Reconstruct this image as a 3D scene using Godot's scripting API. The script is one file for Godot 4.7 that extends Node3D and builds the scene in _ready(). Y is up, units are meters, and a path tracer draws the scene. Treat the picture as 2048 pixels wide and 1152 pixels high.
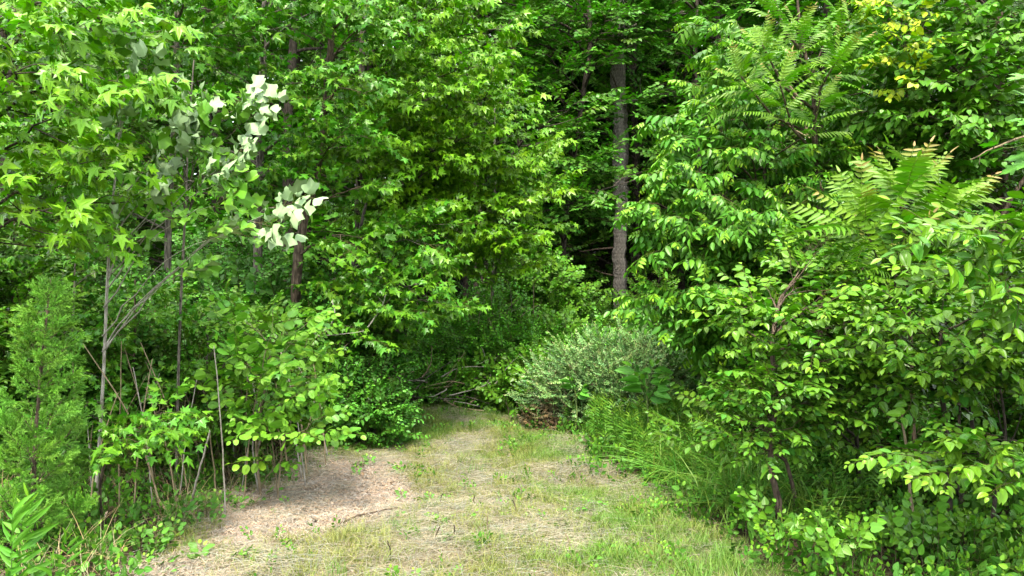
extends Node3D
# A mown woodland trail that ends at a wall of young trees, vines and undergrowth, on a bright overcast day.

const F := 1462.0        # focal length in pixels of a 2048 x 1152 picture
const EYE := 1.6
const UP := Vector3.UP
var rng := RandomNumberGenerator.new()
var hills := FastNoiseLite.new()
var patchy := FastNoiseLite.new()
var taken := {}
var M := {}
var S := {}


# ---------------------------------------------------------------- geometry kit
class Geo:
	var v := PackedVector3Array()
	var n := PackedVector3Array()
	var c := PackedColorArray()
	var i := PackedInt32Array()

	func add(o: Geo, x: Transform3D, tint := Color.WHITE) -> void:
		var at := v.size()
		v.append_array(x * o.v)
		n.append_array(Transform3D(x.basis.orthonormalized(), Vector3.ZERO) * o.n)
		if tint == Color.WHITE:
			c.append_array(o.c)
		else:
			for k in o.c: c.append(k * tint)
		for k in o.i: i.append(k + at)

	func smooth() -> void:
		n.resize(v.size())
		n.fill(Vector3.ZERO)
		for k in range(0, i.size(), 3):
			var f := (v[i[k + 2]] - v[i[k]]).cross(v[i[k + 1]] - v[i[k]])
			for m in 3: n[i[k + m]] += f
		for k in n.size(): n[k] = n[k].normalized() if n[k].length_squared() > 1e-20 else Vector3.UP

	func quad(a: int, b: int, d: int, e: int) -> void:
		i.append_array([a, b, d, a, d, e])

	func mesh(m: Material) -> ArrayMesh:
		var out := ArrayMesh.new()
		if v.is_empty(): return out
		var a := []
		a.resize(Mesh.ARRAY_MAX)
		a[Mesh.ARRAY_VERTEX] = v
		a[Mesh.ARRAY_NORMAL] = n
		a[Mesh.ARRAY_COLOR] = c
		a[Mesh.ARRAY_INDEX] = i
		out.add_surface_from_arrays(Mesh.PRIMITIVE_TRIANGLES, a)
		out.surface_set_material(0, m)
		return out


func r(a: float, b: float) -> float: return rng.randf_range(a, b)
func rv() -> Vector3: return Vector3(r(-1, 1), r(-1, 1), r(-1, 1))
func px(x: float, y: float, d: float) -> Vector3: return Vector3((x - 1024.0) / F * d, EYE - (y - 576.0) / F * d, -d)   # a point of the place, d metres ahead
func lin(a: float, b: float, d: float) -> Color: return Color(a, b, d)


func gy(x: float, z: float) -> float:                # height of the ground
	var d := -z
	var h := hills.get_noise_2d(x * 14.0, z * 14.0) * 0.09 + hills.get_noise_2d(x * 70.0, z * 70.0) * 0.03
	h += hills.get_noise_2d(x * 160.0 + 50.0, z * 160.0) * 0.022 * (1.0 - smoothstep(10.0, 13.0, d))
	h += 0.02 * maxf(0.0, d - 11.0) + 0.16 * (minf(d, 70.0) - 18.0) * smoothstep(16.0, 24.0, d) + 0.07 * smoothstep(0.2, 1.6, absf(x - mid(d)) - 1.2)
	return h
func mid(d: float) -> float: return -0.42 + 0.02 * d
func ground(x: float, z: float) -> Vector3: return Vector3(x, gy(x, z), z)
func foot(x: float, d: float) -> Vector3: return ground((x - 1024.0) / F * d, -d)


func tube(g: Geo, pts: Array, rad: Array, sides: int, col: Color, wob := 0.0) -> void:
	var side := Vector3.RIGHT
	var first := g.v.size()
	for k in pts.size():
		var t: Vector3 = (pts[mini(k + 1, pts.size() - 1)] - pts[maxi(k - 1, 0)]).normalized()
		side = side - t * side.dot(t)
		if side.length() < 0.05: side = Vector3.FORWARD.cross(t) if absf(t.z) < 0.9 else UP.cross(t)
		side = side.normalized()
		var up := t.cross(side)
		for s in sides:
			var a := TAU * s / sides
			var o := side * cos(a) + up * sin(a)
			var rr: float = rad[k]
			if wob > 0.0: rr *= 1.0 + wob * patchy.get_noise_3d(a * 60.0, (pts[k] as Vector3).y * 25.0, (pts[k] as Vector3).x * 80.0)
			g.v.append(pts[k] + o * rr)
			g.n.append(o)
			g.c.append(col)
	for k in pts.size() - 1:
		for s in sides:
			var a := first + k * sides + s
			var b := first + k * sides + (s + 1) % sides
			g.quad(a, a + sides, b + sides, b)
	var tip := g.v.size()                            # close the far end
	g.v.append(pts[-1] + (pts[-1] - pts[-2]).normalized() * float(rad[-1]) * 0.5)
	g.n.append((pts[-1] - pts[-2]).normalized())
	g.c.append(col)
	for s in sides: g.i.append_array([tip - sides + s, tip, tip - sides + (s + 1) % sides])


func frame(m: Vector3, up: Vector3) -> Basis:        # y along m, z as near to up as it goes
	var y := m.normalized()
	var x := y.cross(up)
	if x.length() < 0.01: x = y.cross(Vector3(0.3, 0.2, 1.0))
	x = x.normalized()
	return Basis(x, y, x.cross(y))


# ---------------------------------------------------------------- leaves and twigs
func leaf(half: Array, size: float, col: Color, fold: float, curl: float, wave: float, under := Color.BLACK) -> Geo:
	var g := Geo.new()
	var top: float = half[-1].y
	var phase := [r(0, TAU), r(0, TAU)]
	for sheet in (2 if under != Color.BLACK else 1):
		for side in [1.0, -1.0]:
			var poly := PackedVector2Array(half)
			for y in [0.75, 0.5, 0.25]: poly.append(Vector2(0, y * top))
			var f := Geometry2D.triangulate_polygon(poly)
			var at := g.v.size()
			var ph: float = phase[0 if side > 0.0 else 1]
			for p in poly:
				var z := fold * absf(p.x) - curl * p.y * p.y - curl * 0.8 * p.x * p.x + wave * sin(p.y * 7.0 + ph) * absf(p.x)
				g.v.append(Vector3(p.x * side, p.y, z - 0.006 * sheet) * size)
				g.c.append((under if sheet else col) * (r(1.08, 1.25) if p.x == 0.0 else r(0.86, 1.08)))
			for k in range(0, f.size(), 3):
				var a := f[k] + at
				var b := f[k + 1] + at
				var d := f[k + 2] + at
				var up := (g.v[d] - g.v[a]).cross(g.v[b] - g.v[a]).z > 0.0
				g.i.append_array([a, b, d] if up == (sheet == 0) else [a, d, b])
	g.smooth()
	return g


func hue(c: Color, amount := 1.0) -> Color:          # the colour of another leaf of the same kind
	var k := r(1.0 - 0.28 * amount, 1.0 + 0.28 * amount)
	var y := r(-0.18, 0.2) * amount
	return Color(maxf(0.0, c.r * k * (1.0 + y)), c.g * k, maxf(0.0, c.b * k * (1.0 - y)))


func pinnate(leaflet: Array, pairs: int, length: float, size: float, col: Color, tip: Color, droop: float, bend: float) -> Geo:
	var g := Geo.new()
	var pts := []
	var rad := []
	for k in 7:
		var t := k / 6.0
		pts.append(Vector3(0, length * t, -bend * length * t * t))
		rad.append(lerpf(0.0028, 0.001, t))
	tube(g, pts, rad, 3, col.lerp(Color(0.2, 0.16, 0.06), 0.3))
	for k in pairs + 1:
		var t := lerpf(0.2, 1.0, k / float(pairs))
		var p := Vector3(0, length * t, -bend * length * t * t)
		var cc := col.lerp(tip, smoothstep(0.65, 1.0, t))
		for side in [1.0, -1.0]:
			if k == pairs and side < 0.0: continue
			var s := size * sin(PI * lerpf(0.25, 0.8, t)) * r(0.88, 1.1)
			var m := Vector3(side * (0.0 if k == pairs else 1.0), r(0.25, 0.55) + (1.0 if k == pairs else 0.0), -droop * r(0.7, 1.3))
			var b := frame(m, Vector3(side * 0.3, 0.2 * droop, 1) + rv() * 0.22)
			g.add(leaf(leaflet, s, hue(cc, 0.35), 0.25, r(0.1, 0.35), 0.0), Transform3D(b, p))
	return g


func twig(sp: Dictionary, o: Dictionary) -> void:    # adds one kind of twig to a species: a stem and the places of its leaves
	var n: int = o.n
	var length: float = o.len
	var g := Geo.new()
	var places := []
	var pts := []
	var rad := []
	var bow := r(-0.12, 0.12)
	for k in 5:
		var t := k / 4.0
		pts.append(Vector3(bow * length * sin(t * 2.6), length * t, -o.get("sag", 0.12) * length * t * t))
		rad.append(lerpf(o.get("rad", 0.0025), 0.0008, t))
	tube(g, pts, rad, 3, o.get("stem", Color(0.09, 0.07, 0.03)))
	for k in n:
		var t := clampf(lerpf(o.get("from", 0.15), 1.0, k / maxf(1.0, n - 1.0)), 0, 1)
		var p: Vector3 = pts[mini(3, int(t * 4))].lerp(pts[mini(3, int(t * 4)) + 1], t * 4 - mini(3, int(t * 4)))
		var side := (1.0 if k % 2 else -1.0)
		var open: float = o.get("open", 1.0) * (1.0 - 0.75 * smoothstep(0.75, 1.0, t))
		var m := Vector3(side * open * r(0.7, 1.2), r(0.35, 0.9), r(-0.3, 0.25) - o.get("droop", 0.2) * r(0.5, 1.4)).normalized()
		var up : Vector3 = (Vector3(0, 0, 1) + rv() * o.get("tilt", 0.5)).normalized()
		var pet: float = o.get("pet", 0.0) * r(0.6, 1.2)
		if pet > 0.0:
			var q := p + (m + Vector3(0, 0, 0.35)).normalized() * pet
			tube(g, [p, q], [0.0011, 0.0009], 3, o.get("petcol", Color(0.16, 0.2, 0.04)))
			p = q
		var fr := frame(m, up).scaled(Vector3.ONE * r(0.72, 1.15) * (1.0 - o.get("small", 0.35) * smoothstep(0.8, 1.0, t)))
		var which: int = rng.randi() % (sp.leaf.size() - sp.young)
		if t > 0.85 and sp.young > 0: which = sp.leaf.size() - 1 - rng.randi() % sp.young
		places.append([which, Transform3D(fr, p)])
	var whole := Geo.new()
	whole.add(g, Transform3D())
	for p in places: whole.add(sp.leaf[p[0]], p[1])
	sp.twigs.append({"stem": g.mesh(sp.mat), "whole": whole.mesh(sp.mat), "places": places})


func leafmat(back: Color, rough: float, spec := 0.32) -> StandardMaterial3D:
	var m := StandardMaterial3D.new()
	m.vertex_color_use_as_albedo = true
	m.albedo_color = Color(0.72, 0.73, 0.68).linear_to_srgb()
	m.roughness = rough
	m.metallic_specular = spec
	m.cull_mode = BaseMaterial3D.CULL_DISABLED
	if back != Color.BLACK:
		m.backlight_enabled = true
		m.backlight = back
	return m


func species(called: String, mat: Material, leaves: Array, young := 0) -> Dictionary:
	var sp := {"leaf": leaves, "mat": mat, "twigs": [], "young": young, "one": []}
	for g in leaves: sp.one.append(g.mesh(mat))
	S[called] = sp
	return sp


func V(a: Array) -> Array:
	var out := []
	for k in range(0, a.size(), 2): out.append(Vector2(a[k], a[k + 1]))
	return out


func make_species() -> void:
	var star := V([0, 0, .1, -.05, .5, -.04, .25, .16, .42, .3, .6, .56, .2, .44, .17, .66, 0, 1])
	var tulip := V([0, 0, .14, -.05, .42, .08, .46, .2, .33, .4, .44, .66, .36, .88, .16, .8, 0, .76])
	var maple := V([0, 0, .15, -.02, .38, .08, .27, .22, .52, .42, .46, .56, .24, .5, .22, .74, .1, .82, 0, 1])
	var oval := V([0, 0, .13, .12, .23, .35, .24, .55, .15, .8, 0, 1])
	var wide := V([0, 0, .2, .08, .33, .3, .33, .52, .2, .8, 0, 1])
	var heart := V([0, 0, .16, -.08, .38, .0, .46, .25, .36, .55, .14, .85, 0, 1])
	var round := V([0, 0, .22, .04, .38, .25, .4, .5, .28, .8, 0, .95])
	var lance := V([0, 0, .07, .2, .09, .45, .06, .75, 0, 1])
	var leaflet := V([0, 0, .17, .2, .23, .45, .16, .75, 0, 1])
	var green := Color(0.56, 0.72, 0.13)

	var set := func(shape: Array, size: float, col: Color, count: int, fold: float, curl: float, wave: float, fresh: Array) -> Array:
		var out := []
		for k in count: out.append(leaf(shape, size, hue(col), fold * r(0.5, 1.4), curl * r(-0.3, 1.5), wave))
		for c in fresh: out.append(leaf(shape, size * 0.85, hue(c, 0.5), fold, curl * r(0.3, 1.4), wave))
		return out

	# sweetgum: five-pointed stars on long stalks
	for k in 3:
		var nm: String = ["gum", "gum_bright", "gum_plain"][k]
		var base: Color = [lin(.085, .235, .016), lin(.128, .315, .013), lin(.08, .215, .02)][k]
		var fresh: Color = [lin(.11, .27, .016), lin(.15, .33, .014), lin(.11, .27, .02)][k]
		var sp := species(nm, leafmat(green, 0.34), set.call(star, 0.088, base, 10, .2, .45, .2, [fresh, fresh]), 2)
		for t in 4: twig(sp, {"n": 10 - t % 2, "len": r(.2, .3), "pet": .05, "droop": .55, "tilt": 1.0, "open": .9, "small": .25})
	# maple
	for k in 2:
		var nm: String = ["maple", "maple_plain"][k]
		var base: Color = [lin(.065, .205, .022), lin(.065, .205, .022)][k]
		var sp := species(nm, leafmat(green, 0.5), set.call(maple, 0.09, base, 7, .12, .2, .06, [base * 1.5]), 1)
		for t in 3: twig(sp, {"n": 12, "len": .36, "pet": .04, "droop": .12, "tilt": .35, "small": .2})
	# tulip tree with pale undersides
	var tl := []
	for k in 7: tl.append(leaf(tulip, 0.125, hue(lin(.12, .29, .02), .7), .38 * r(.3, 1.5), r(-.2, .7), .3, lin(.31, .44, .24) * r(.8, 1.2)))
	var tp := species("tulip", leafmat(Color(.35, .45, .1), 0.42), tl)
	for t in 3: twig(tp, {"n": 7, "len": r(.22, .3), "pet": .07, "droop": .2, "tilt": 1.1, "open": 1.0, "small": .3, "rad": .003})
	# oval-leaved shrubs
	for k in 4:
		var nm: String = ["oval", "oval_bright", "oval_plain", "oval_large"][k]
		var base: Color = [lin(.075, .205, .022), lin(.1, .25, .02), lin(.07, .19, .022), lin(.1, .26, .018)][k]
		var fresh: Color = [lin(.11, .26, .022), lin(.15, .31, .02), lin(.1, .25, .022), lin(.16, .33, .018)][k]
		var size: float = [.06, .062, .06, .105][k]
		var sp := species(nm, leafmat(green, 0.34), set.call(wide if k != 3 else oval, size, base, 6, .3, .35, .05, [fresh, fresh]), 2)
		for t in 4: twig(sp, {"n": 11 if k != 3 else 8, "len": [.26, .26, .26, .32][k], "pet": .012, "droop": .25, "tilt": .38, "open": .95})
	# heart-leaved vine and redbud
	for k in 3:
		var nm: String = ["heart", "heart_plain", "heart_yellow"][k]
		var base: Color = [lin(.09, .25, .022), lin(.075, .21, .024), lin(.3, .42, .014)][k]
		var sp := species(nm, leafmat(green, 0.4), set.call(heart, 0.078, base, 6, .12, .3, .06, [base * 1.4, base * 1.25]), 2)
		for t in 3: twig(sp, {"n": 9, "len": .3, "pet": .03, "droop": .6, "tilt": .45})
	# round-leaved redbud
	var rb := species("redbud", leafmat(green, 0.42), set.call(round, 0.09, lin(.12, .29, .03), 6, .15, .4, .12, [lin(.18, .36, .025)]), 1)
	for t in 3: twig(rb, {"n": 8, "len": .28, "pet": .03, "droop": .3, "tilt": .7})
	# small-leaved honeysuckle and bramble
	for k in 2:
		var nm: String = ["vine", "ivy"][k]
		var base: Color = [lin(.09, .26, .022), lin(.07, .21, .024)][k]
		var sp := species(nm, leafmat(green, 0.38), set.call(wide, 0.045, base, 6, .25, .3, .05, [base * 1.7]), 1)
		for t in 4: twig(sp, {"n": 14, "len": .28, "pet": .008, "droop": .3, "tilt": .6})
	# ash: leaves of nine drooping leaflets
	for k in 2:
		var leaves := []
		var base: Color = [lin(.085, .24, .02), lin(.08, .225, .024)][k]
		for t in 5: leaves.append(pinnate(leaflet, 3, r(.17, .22), .1, hue(base, .7), base * 1.15, .75, r(.25, .6)))
		leaves.append(pinnate(leaflet, 3, .15, .08, lin(.17, .36, .02), lin(.24, .4, .02), .6, .3))
		var sp := species(["ash", "ash_plain"][k], leafmat(green, 0.38), leaves, 1)
		for t in 3: twig(sp, {"n": 5, "len": .22, "droop": .35, "tilt": .35, "open": .9, "small": .1, "rad": .004})
	# tree of heaven: long fronds of many narrow leaflets, the young ends reddish
	var fr := []
	for t in 5: fr.append(pinnate(V([0, 0, .13, .1, .14, .35, .08, .72, 0, 1]), 11, r(.52, .64), .12, hue(lin(.12, .28, .022), .7), lin(.16, .28, .035), .3, r(.2, .55)))
	for t in 2: fr.append(pinnate(V([0, 0, .13, .1, .14, .35, .08, .72, 0, 1]), 9, .4, .1, lin(.16, .29, .03), lin(.3, .21, .08), .2, .1))
	species("heaven", leafmat(green, 0.4), fr, 2)
	# juniper: feathery sprays of scale leaves
	var jl := []
	for t in 3:
		var g := Geo.new()
		for k in 46:
			var f := k / 46.0
			var m := Vector3(r(-1, 1), r(.7, 1.6), r(-.8, .8))
			var b := frame(m, rv()).scaled(Vector3.ONE * r(.6, 1.1))
			var at := g.v.size()
			for q in [Vector3(-.0022, 0, 0), Vector3(.0022, 0, 0), Vector3(.0018, .018, .001), Vector3(0, .034, 0), Vector3(-.0018, .018, .001)]:
				g.v.append(b * q + Vector3(0, f * .085, 0))
				g.c.append(hue(lin(.15, .36, .04), .6))
			g.i.append_array([at, at + 4, at + 1, at + 1, at + 4, at + 2, at + 4, at + 3, at + 2])
		g.smooth()
		jl.append(g)
	var jp := species("juniper", leafmat(Color(.3, .4, .1), 0.5), jl)
	for t in 3: twig(jp, {"n": 11, "len": .15, "droop": -.1, "tilt": 1.0, "open": .5, "small": .4, "from": .1, "sag": -.2})
	# pale bush with tiny grey-green leaves
	var pl := []
	for k in 6: pl.append(leaf(leaflet, 0.032, hue(lin(.17, .31, .095), .9), .3, .2, 0))
	for k in 2: pl.append(leaf(leaflet, 0.028, hue(lin(.3, .39, .2), .5), .3, .2, 0))
	var pp := species("pale", leafmat(Color(.4, .5, .2), 0.55), pl, 2)
	for t in 3: twig(pp, {"n": 26, "len": .24, "droop": .0, "tilt": .9, "open": .8, "from": .05, "stem": Color(.16, .13, .08)})
	var dl := []
	for k in 5: dl.append(leaf(leaflet, 0.035, hue(lin(.14, .11, .065), .8), .4, .5, 0))
	var dp := species("withered", leafmat(Color.BLACK, 0.8, .2), dl)
	for t in 2: twig(dp, {"n": 22, "len": .24, "droop": .3, "tilt": 1.0, "open": .8, "stem": Color(.14, .09, .05)})
	# narrow-leaved weeds on upright stems
	var wl := []
	for k in 5: wl.append(leaf(lance, 0.1, hue(lin(.12, .31, .035), .8), .25, .5, 0))
	wl.append(leaf(lance, 0.07, lin(.2, .36, .03), .25, .3, 0))
	var wp := species("weed", leafmat(green, 0.45), wl, 1)
	for t in 3: twig(wp, {"n": 24, "len": r(.42, .55), "droop": .15, "tilt": .9, "open": 1.0, "from": .2, "stem": Color(.08, .16, .03), "sag": .05, "small": .3})
	var big := []
	for k in 5: big.append(leaf(V([0, 0, .08, .15, .115, .4, .08, .72, 0, 1]), 0.15, hue(lin(.085, .24, .02), .7), .25, .45, .03))
	big.append(leaf(lance, 0.12, lin(.17, .36, .025), .25, .2, 0))
	var bp := species("willow_weed", leafmat(green, 0.42), big, 1)
	for t in 3: twig(bp, {"n": 17, "len": r(.5, .62), "droop": .05, "tilt": .5, "open": 1.1, "from": .1, "stem": Color(.09, .17, .04), "sag": .04, "rad": .004, "small": .3})
	# pokeweed
	var kl := []
	for k in 5: kl.append(leaf(oval, 0.21, hue(lin(.1, .3, .035), .6), .3, .45, .05))
	kl.append(leaf(oval, 0.14, lin(.15, .38, .03), .3, .2, 0))
	var kp := species("poke", leafmat(green, 0.4), kl, 1)
	for t in 2: twig(kp, {"n": 8, "len": .3, "pet": .02, "droop": .25, "tilt": .5, "open": 1.0, "rad": .006, "stem": Color(.14, .2, .05), "small": .45})
	# three-leaved creepers on the ground
	var cl := species("creeper", leafmat(green, 0.45), set.call(wide, 0.05, lin(.09, .24, .03), 6, .2, .3, .05, [lin(.18, .36, .03)]), 1)
	for t in 3: twig(cl, {"n": 9, "len": .16, "pet": .03, "droop": -.2, "tilt": .5, "sag": .3})


func bark(a: Color, b: Color, sx: float, sy: float, relief: float, seedling: int) -> StandardMaterial3D:
	var nt := NoiseTexture2D.new()
	var f := FastNoiseLite.new()
	f.seed = seedling
	f.frequency = 0.02
	f.fractal_octaves = 5
	nt.noise = f
	nt.width = 256
	nt.height = 256
	nt.seamless = true
	var ramp := Gradient.new()
	ramp.set_color(0, a.linear_to_srgb())
	ramp.set_color(1, b.linear_to_srgb())
	ramp.set_offset(0, 0.25)
	ramp.set_offset(1, 0.75)
	nt.color_ramp = ramp
	var hn := NoiseTexture2D.new()
	hn.noise = f
	hn.width = 256
	hn.height = 256
	hn.seamless = true
	var m := StandardMaterial3D.new()
	m.albedo_texture = nt
	m.albedo_color = Color(0.8, 0.8, 0.8).linear_to_srgb()
	m.vertex_color_use_as_albedo = true
	m.uv1_triplanar = true
	m.uv1_scale = Vector3(sx, sy, sx)
	m.roughness = 0.9
	m.metallic_specular = 0.25
	m.heightmap_enabled = true
	m.heightmap_texture = hn
	m.heightmap_scale = relief
	return m


func make_materials() -> void:
	M.grey = bark(lin(.06, .052, .045), lin(.25, .218, .175), 6.0, 1.3, 2.0, 3)
	M.brown = bark(lin(.045, .033, .024), lin(.17, .125, .09), 7.0, 1.5, 1.5, 5)
	M.dark = bark(lin(.022, .018, .014), lin(.085, .068, .052), 7.0, 1.5, 1.5, 8)
	M.tan = bark(lin(.15, .115, .07), lin(.33, .265, .17), 9.0, 2.0, 0.6, 11)
	M.pale = bark(lin(.2, .18, .15), lin(.42, .39, .34), 9.0, 2.0, 0.6, 14)
	M.trunk = bark(lin(.15, .13, .108), lin(.52, .46, .4), 13.0, 2.2, 4.0, 17)


# ---------------------------------------------------------------- things
func numbered(called: String) -> String:
	var k: int = taken.get(called, 0)
	taken[called] = k + 1
	return called if k == 0 else "%s_%03d" % [called, k]


func thing(called: String, label: String, category: String, at: Vector3, group := "") -> Node3D:
	var o := Node3D.new()
	o.name = numbered(called)
	add_child(o)
	o.position = at
	o.set_meta("label", label)
	o.set_meta("category", category)
	if group: o.set_meta("group", group)
	return o


func part(called: String, mesh: Mesh, parent: Node, at := Transform3D(), kind := "") -> MeshInstance3D:
	var o := MeshInstance3D.new()
	o.name = called
	o.mesh = mesh
	o.transform = at
	if kind: o.set_meta("kind", kind)
	parent.add_child(o, true)
	var k: int = parent.get_meta("n_" + called, 0)   # leaf, leaf_001, leaf_002 ...
	parent.set_meta("n_" + called, k + 1)
	o.name = called if k == 0 else "%s_%03d" % [called, k]
	return o


func mass(called: String, mesh: Mesh, parent: Node, places: Array, tints: Array, kind := "stuff") -> MultiMeshInstance3D:
	var mm := MultiMesh.new()
	mm.transform_format = MultiMesh.TRANSFORM_3D
	mm.use_colors = true
	mm.mesh = mesh
	mm.instance_count = places.size()
	for k in places.size():
		mm.set_instance_transform(k, places[k])
		mm.set_instance_color(k, tints[k])
	var o := MultiMeshInstance3D.new()
	o.multimesh = mm
	o.set_meta("kind", kind)
	parent.add_child(o, true)
	var k: int = parent.get_meta("n_" + called, 0)
	parent.set_meta("n_" + called, k + 1)
	o.name = called if k == 0 else "%s_%03d" % [called, k]
	return o


class Plant:
	var root: Node3D
	var sp: Dictionary
	var o: Dictionary
	var wood := []        # one Geo for each limb
	var twigs := []       # [which, transform]


func sprout(p: Plant, at: Vector3, dir: Vector3, bias: Vector3) -> void:
	var up : Vector3 = (UP * p.o.get("up", 1.0) + bias + rv() * p.o.get("loose", 0.65)).normalized()
	var b := frame(dir, up).scaled(Vector3.ONE * p.o.get("size", 1.0) * r(0.75, 1.2))
	p.twigs.append([rng.randi() % p.sp.twigs.size(), Transform3D(b, at)])


func branch(p: Plant, g: Geo, at: Vector3, dir: Vector3, length: float, rad: float, bias: Vector3) -> void:
	var pts := []
	var rads := []
	var kink := rv() * 0.12 * length
	var sag: float = p.o.get("sag", 0.1)
	for k in 4:
		var t := k / 3.0
		pts.append(at + dir * length * t + Vector3.DOWN * sag * length * t * t + kink * sin(PI * t))
		rads.append(maxf(0.0015, rad * (1.0 - 0.75 * t)))
	tube(g, pts, rads, 3, Color.WHITE)
	var n := maxi(1, int(length / (p.o.get("tgap", 0.14) * p.o.get("thin", 0.66))))
	for k in n:
		var t := (k + r(0.5, 1.0)) / n
		var q: Vector3 = at + dir * length * t + Vector3.DOWN * sag * length * t * t + kink * sin(PI * t)
		var side := dir.cross(UP)
		if side.length() < 0.1: side = Vector3.RIGHT
		side = side.normalized() * (1.0 if k % 2 else -1.0)
		sprout(p, q, dir * r(0.4, 1.0) + side * r(0.3, 1.0) + UP * r(-0.4, 0.5), bias)
	sprout(p, pts[-1], dir + rv() * 0.3, bias)


func limb(p: Plant, a: Vector3, b: Vector3, rad: float, bias: Vector3) -> void:
	var g := Geo.new()
	var length := a.distance_to(b)
	var c : Vector3 = a.lerp(b, 0.55) + UP * length * p.o.get("lift", 0.12) + rv() * length * 0.07
	var pts := []
	var rads := []
	for k in 9:
		var t := k / 8.0
		pts.append(a.lerp(c, t).lerp(c.lerp(b, t), t) + rv() * length * 0.012)
		rads.append(maxf(0.002, rad * (1.0 - 0.8 * t)))
	tube(g, pts, rads, 5, Color.WHITE)
	var bare: float = p.o.get("bare", 0.22)
	var n := maxi(p.o.get("least", 2), int(length * (1.0 - bare) / (p.o.get("gap", 0.2) * p.o.get("thin", 0.72))))
	var side := 1.0
	for k in n:
		var t := lerpf(bare, 1.0, (k + r(0.2, 0.8)) / n)
		var q := a.lerp(c, t).lerp(c.lerp(b, t), t)
		var along : Vector3 = (c.lerp(b, t) - a.lerp(c, t)).normalized()
		var across : Vector3 = along.cross(UP)
		if across.length() < 0.2: across = Vector3(r(-1, 1), 0, r(-1, 1))
		across = across.normalized().rotated(along, r(-0.7, 0.7)) * side
		side = -side
		var dir : Vector3 = (along * r(0.45, 0.95) + across * r(0.6, 1.0) + UP * r(-0.15, 0.3)).normalized()
		branch(p, g, q, dir, p.o.get("sub", 0.6) * lerpf(1.1, 0.6, t) * r(0.6, 1.25), maxf(0.002, rad * 0.4), bias)
	branch(p, g, b, (b - c).normalized(), p.o.get("sub", 0.6) * 0.6, maxf(0.002, rad * 0.3), bias)
	p.wood.append(g)


func finish(p: Plant, mat: Material) -> void:
	for g in p.wood:
		if p.o.get("joined", false): continue
		part("branch", g.mesh(mat), p.root)
	if p.o.get("joined", false) and p.wood.size():
		var all := Geo.new()
		for g in p.wood: all.add(g, Transform3D())
		part("branches", all.mesh(mat), p.root, Transform3D(), "stuff")
	var left: int = p.o.get("leaves", 0)             # how many leaves are parts of their own: the nearest ones
	if left > 0:
		var base := p.root.position
		p.twigs.sort_custom(func(x, y):
			return seen_size(x[1].origin + base) > seen_size(y[1].origin + base))
	var rest := []
	for k in p.sp.twigs.size(): rest.append([[], []])
	for w in p.twigs:
		var tw: Dictionary = p.sp.twigs[w[0]]
		if left >= tw.places.size():
			left -= tw.places.size()
			part("twig", tw.stem, p.root, w[1])
			for q in tw.places: part("leaf", p.sp.one[q[0]], p.root, w[1] * q[1])
		else:
			rest[w[0]][0].append(w[1])
			var k := r(0.8, 1.18)
			rest[w[0]][1].append(Color(k * r(0.88, 1.15), k, k * r(0.8, 1.1)))
	for k in rest.size():
		if rest[k][0].size(): mass("foliage", p.sp.twigs[k].whole, p.root, rest[k][0], rest[k][1])


func seen_size(q: Vector3) -> float:
	var d := -q.z
	if d < 0.5 or absf(q.x) > 0.72 * d or absf(q.y - EYE) > 0.41 * d: return 0.0
	return 1.0 / q.distance_to(Vector3(0, EYE, 0))


func along(pts: Array, h: float) -> Vector3:         # the point of a trunk at that height
	for k in pts.size() - 1:
		if pts[k + 1].y >= h: return pts[k].lerp(pts[k + 1], clampf((h - pts[k].y) / maxf(0.001, pts[k + 1].y - pts[k].y), 0, 1))
	return pts[-1]


# A tree or sapling: stem is a list of points of the place (the first is its foot), ends where its limbs reach to ([point] or [point, bias]).
func tree(called: String, label: String, category: String, sp: String, stem: Array, r0: float, r1: float, mat: String, ends: Array, o := {}, group := "") -> Node3D:
	var p := Plant.new()
	rng.seed = hash(label) + taken.get(called, 0)
	var base: Vector3 = stem[0]
	p.root = thing(called, label, category, base, group)
	p.sp = S[sp]
	p.o = o
	var pts := []
	for q in stem: pts.append(q - base)
	pts[0] += Vector3.DOWN * 0.1
	var fine := []
	var rads := []
	var n: int = o.get("rings", 6)
	for k in pts.size() - 1:
		var a: Vector3 = pts[maxi(k - 1, 0)]
		var b: Vector3 = pts[k]
		var c: Vector3 = pts[k + 1]
		var d: Vector3 = pts[mini(k + 2, pts.size() - 1)]
		for m in n: fine.append(b.cubic_interpolate(c, a, d, m / float(n)) + (rv() * r0 * 0.12 if k + m > 0 else Vector3.ZERO))
	fine.append(pts[-1])
	for k in fine.size():
		var t: float = k / (fine.size() - 1.0)
		rads.append(lerpf(r0, r1, t) * (1.0 + 0.35 * exp(-t * fine.size() * 0.8)))
	var g := Geo.new()
	tube(g, fine, rads, o.get("sides", 7), Color.WHITE, o.get("wob", 0.25))
	part("trunk", g.mesh(M[mat]), p.root)
	for e in ends:
		var b: Vector3 = (e[0] if e is Array else e) - base
		var bias: Vector3 = e[1] if e is Array else o.get("bias", Vector3(0, 0.2, 0.3))
		var flat := Vector2(b.x, b.z) - Vector2(pts[-1].x, pts[-1].z) * 0.5
		var a := along(fine, clampf(b.y - o.get("rise", 0.35) * flat.length(), 0.05 + pts[-1].y * 0.02, pts[-1].y))
		limb(p, a, a.lerp(b, o.get("pull", 1.0)), o.get("limb", 0.016), bias)
	finish(p, M[mat])
	return p.root


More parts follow.
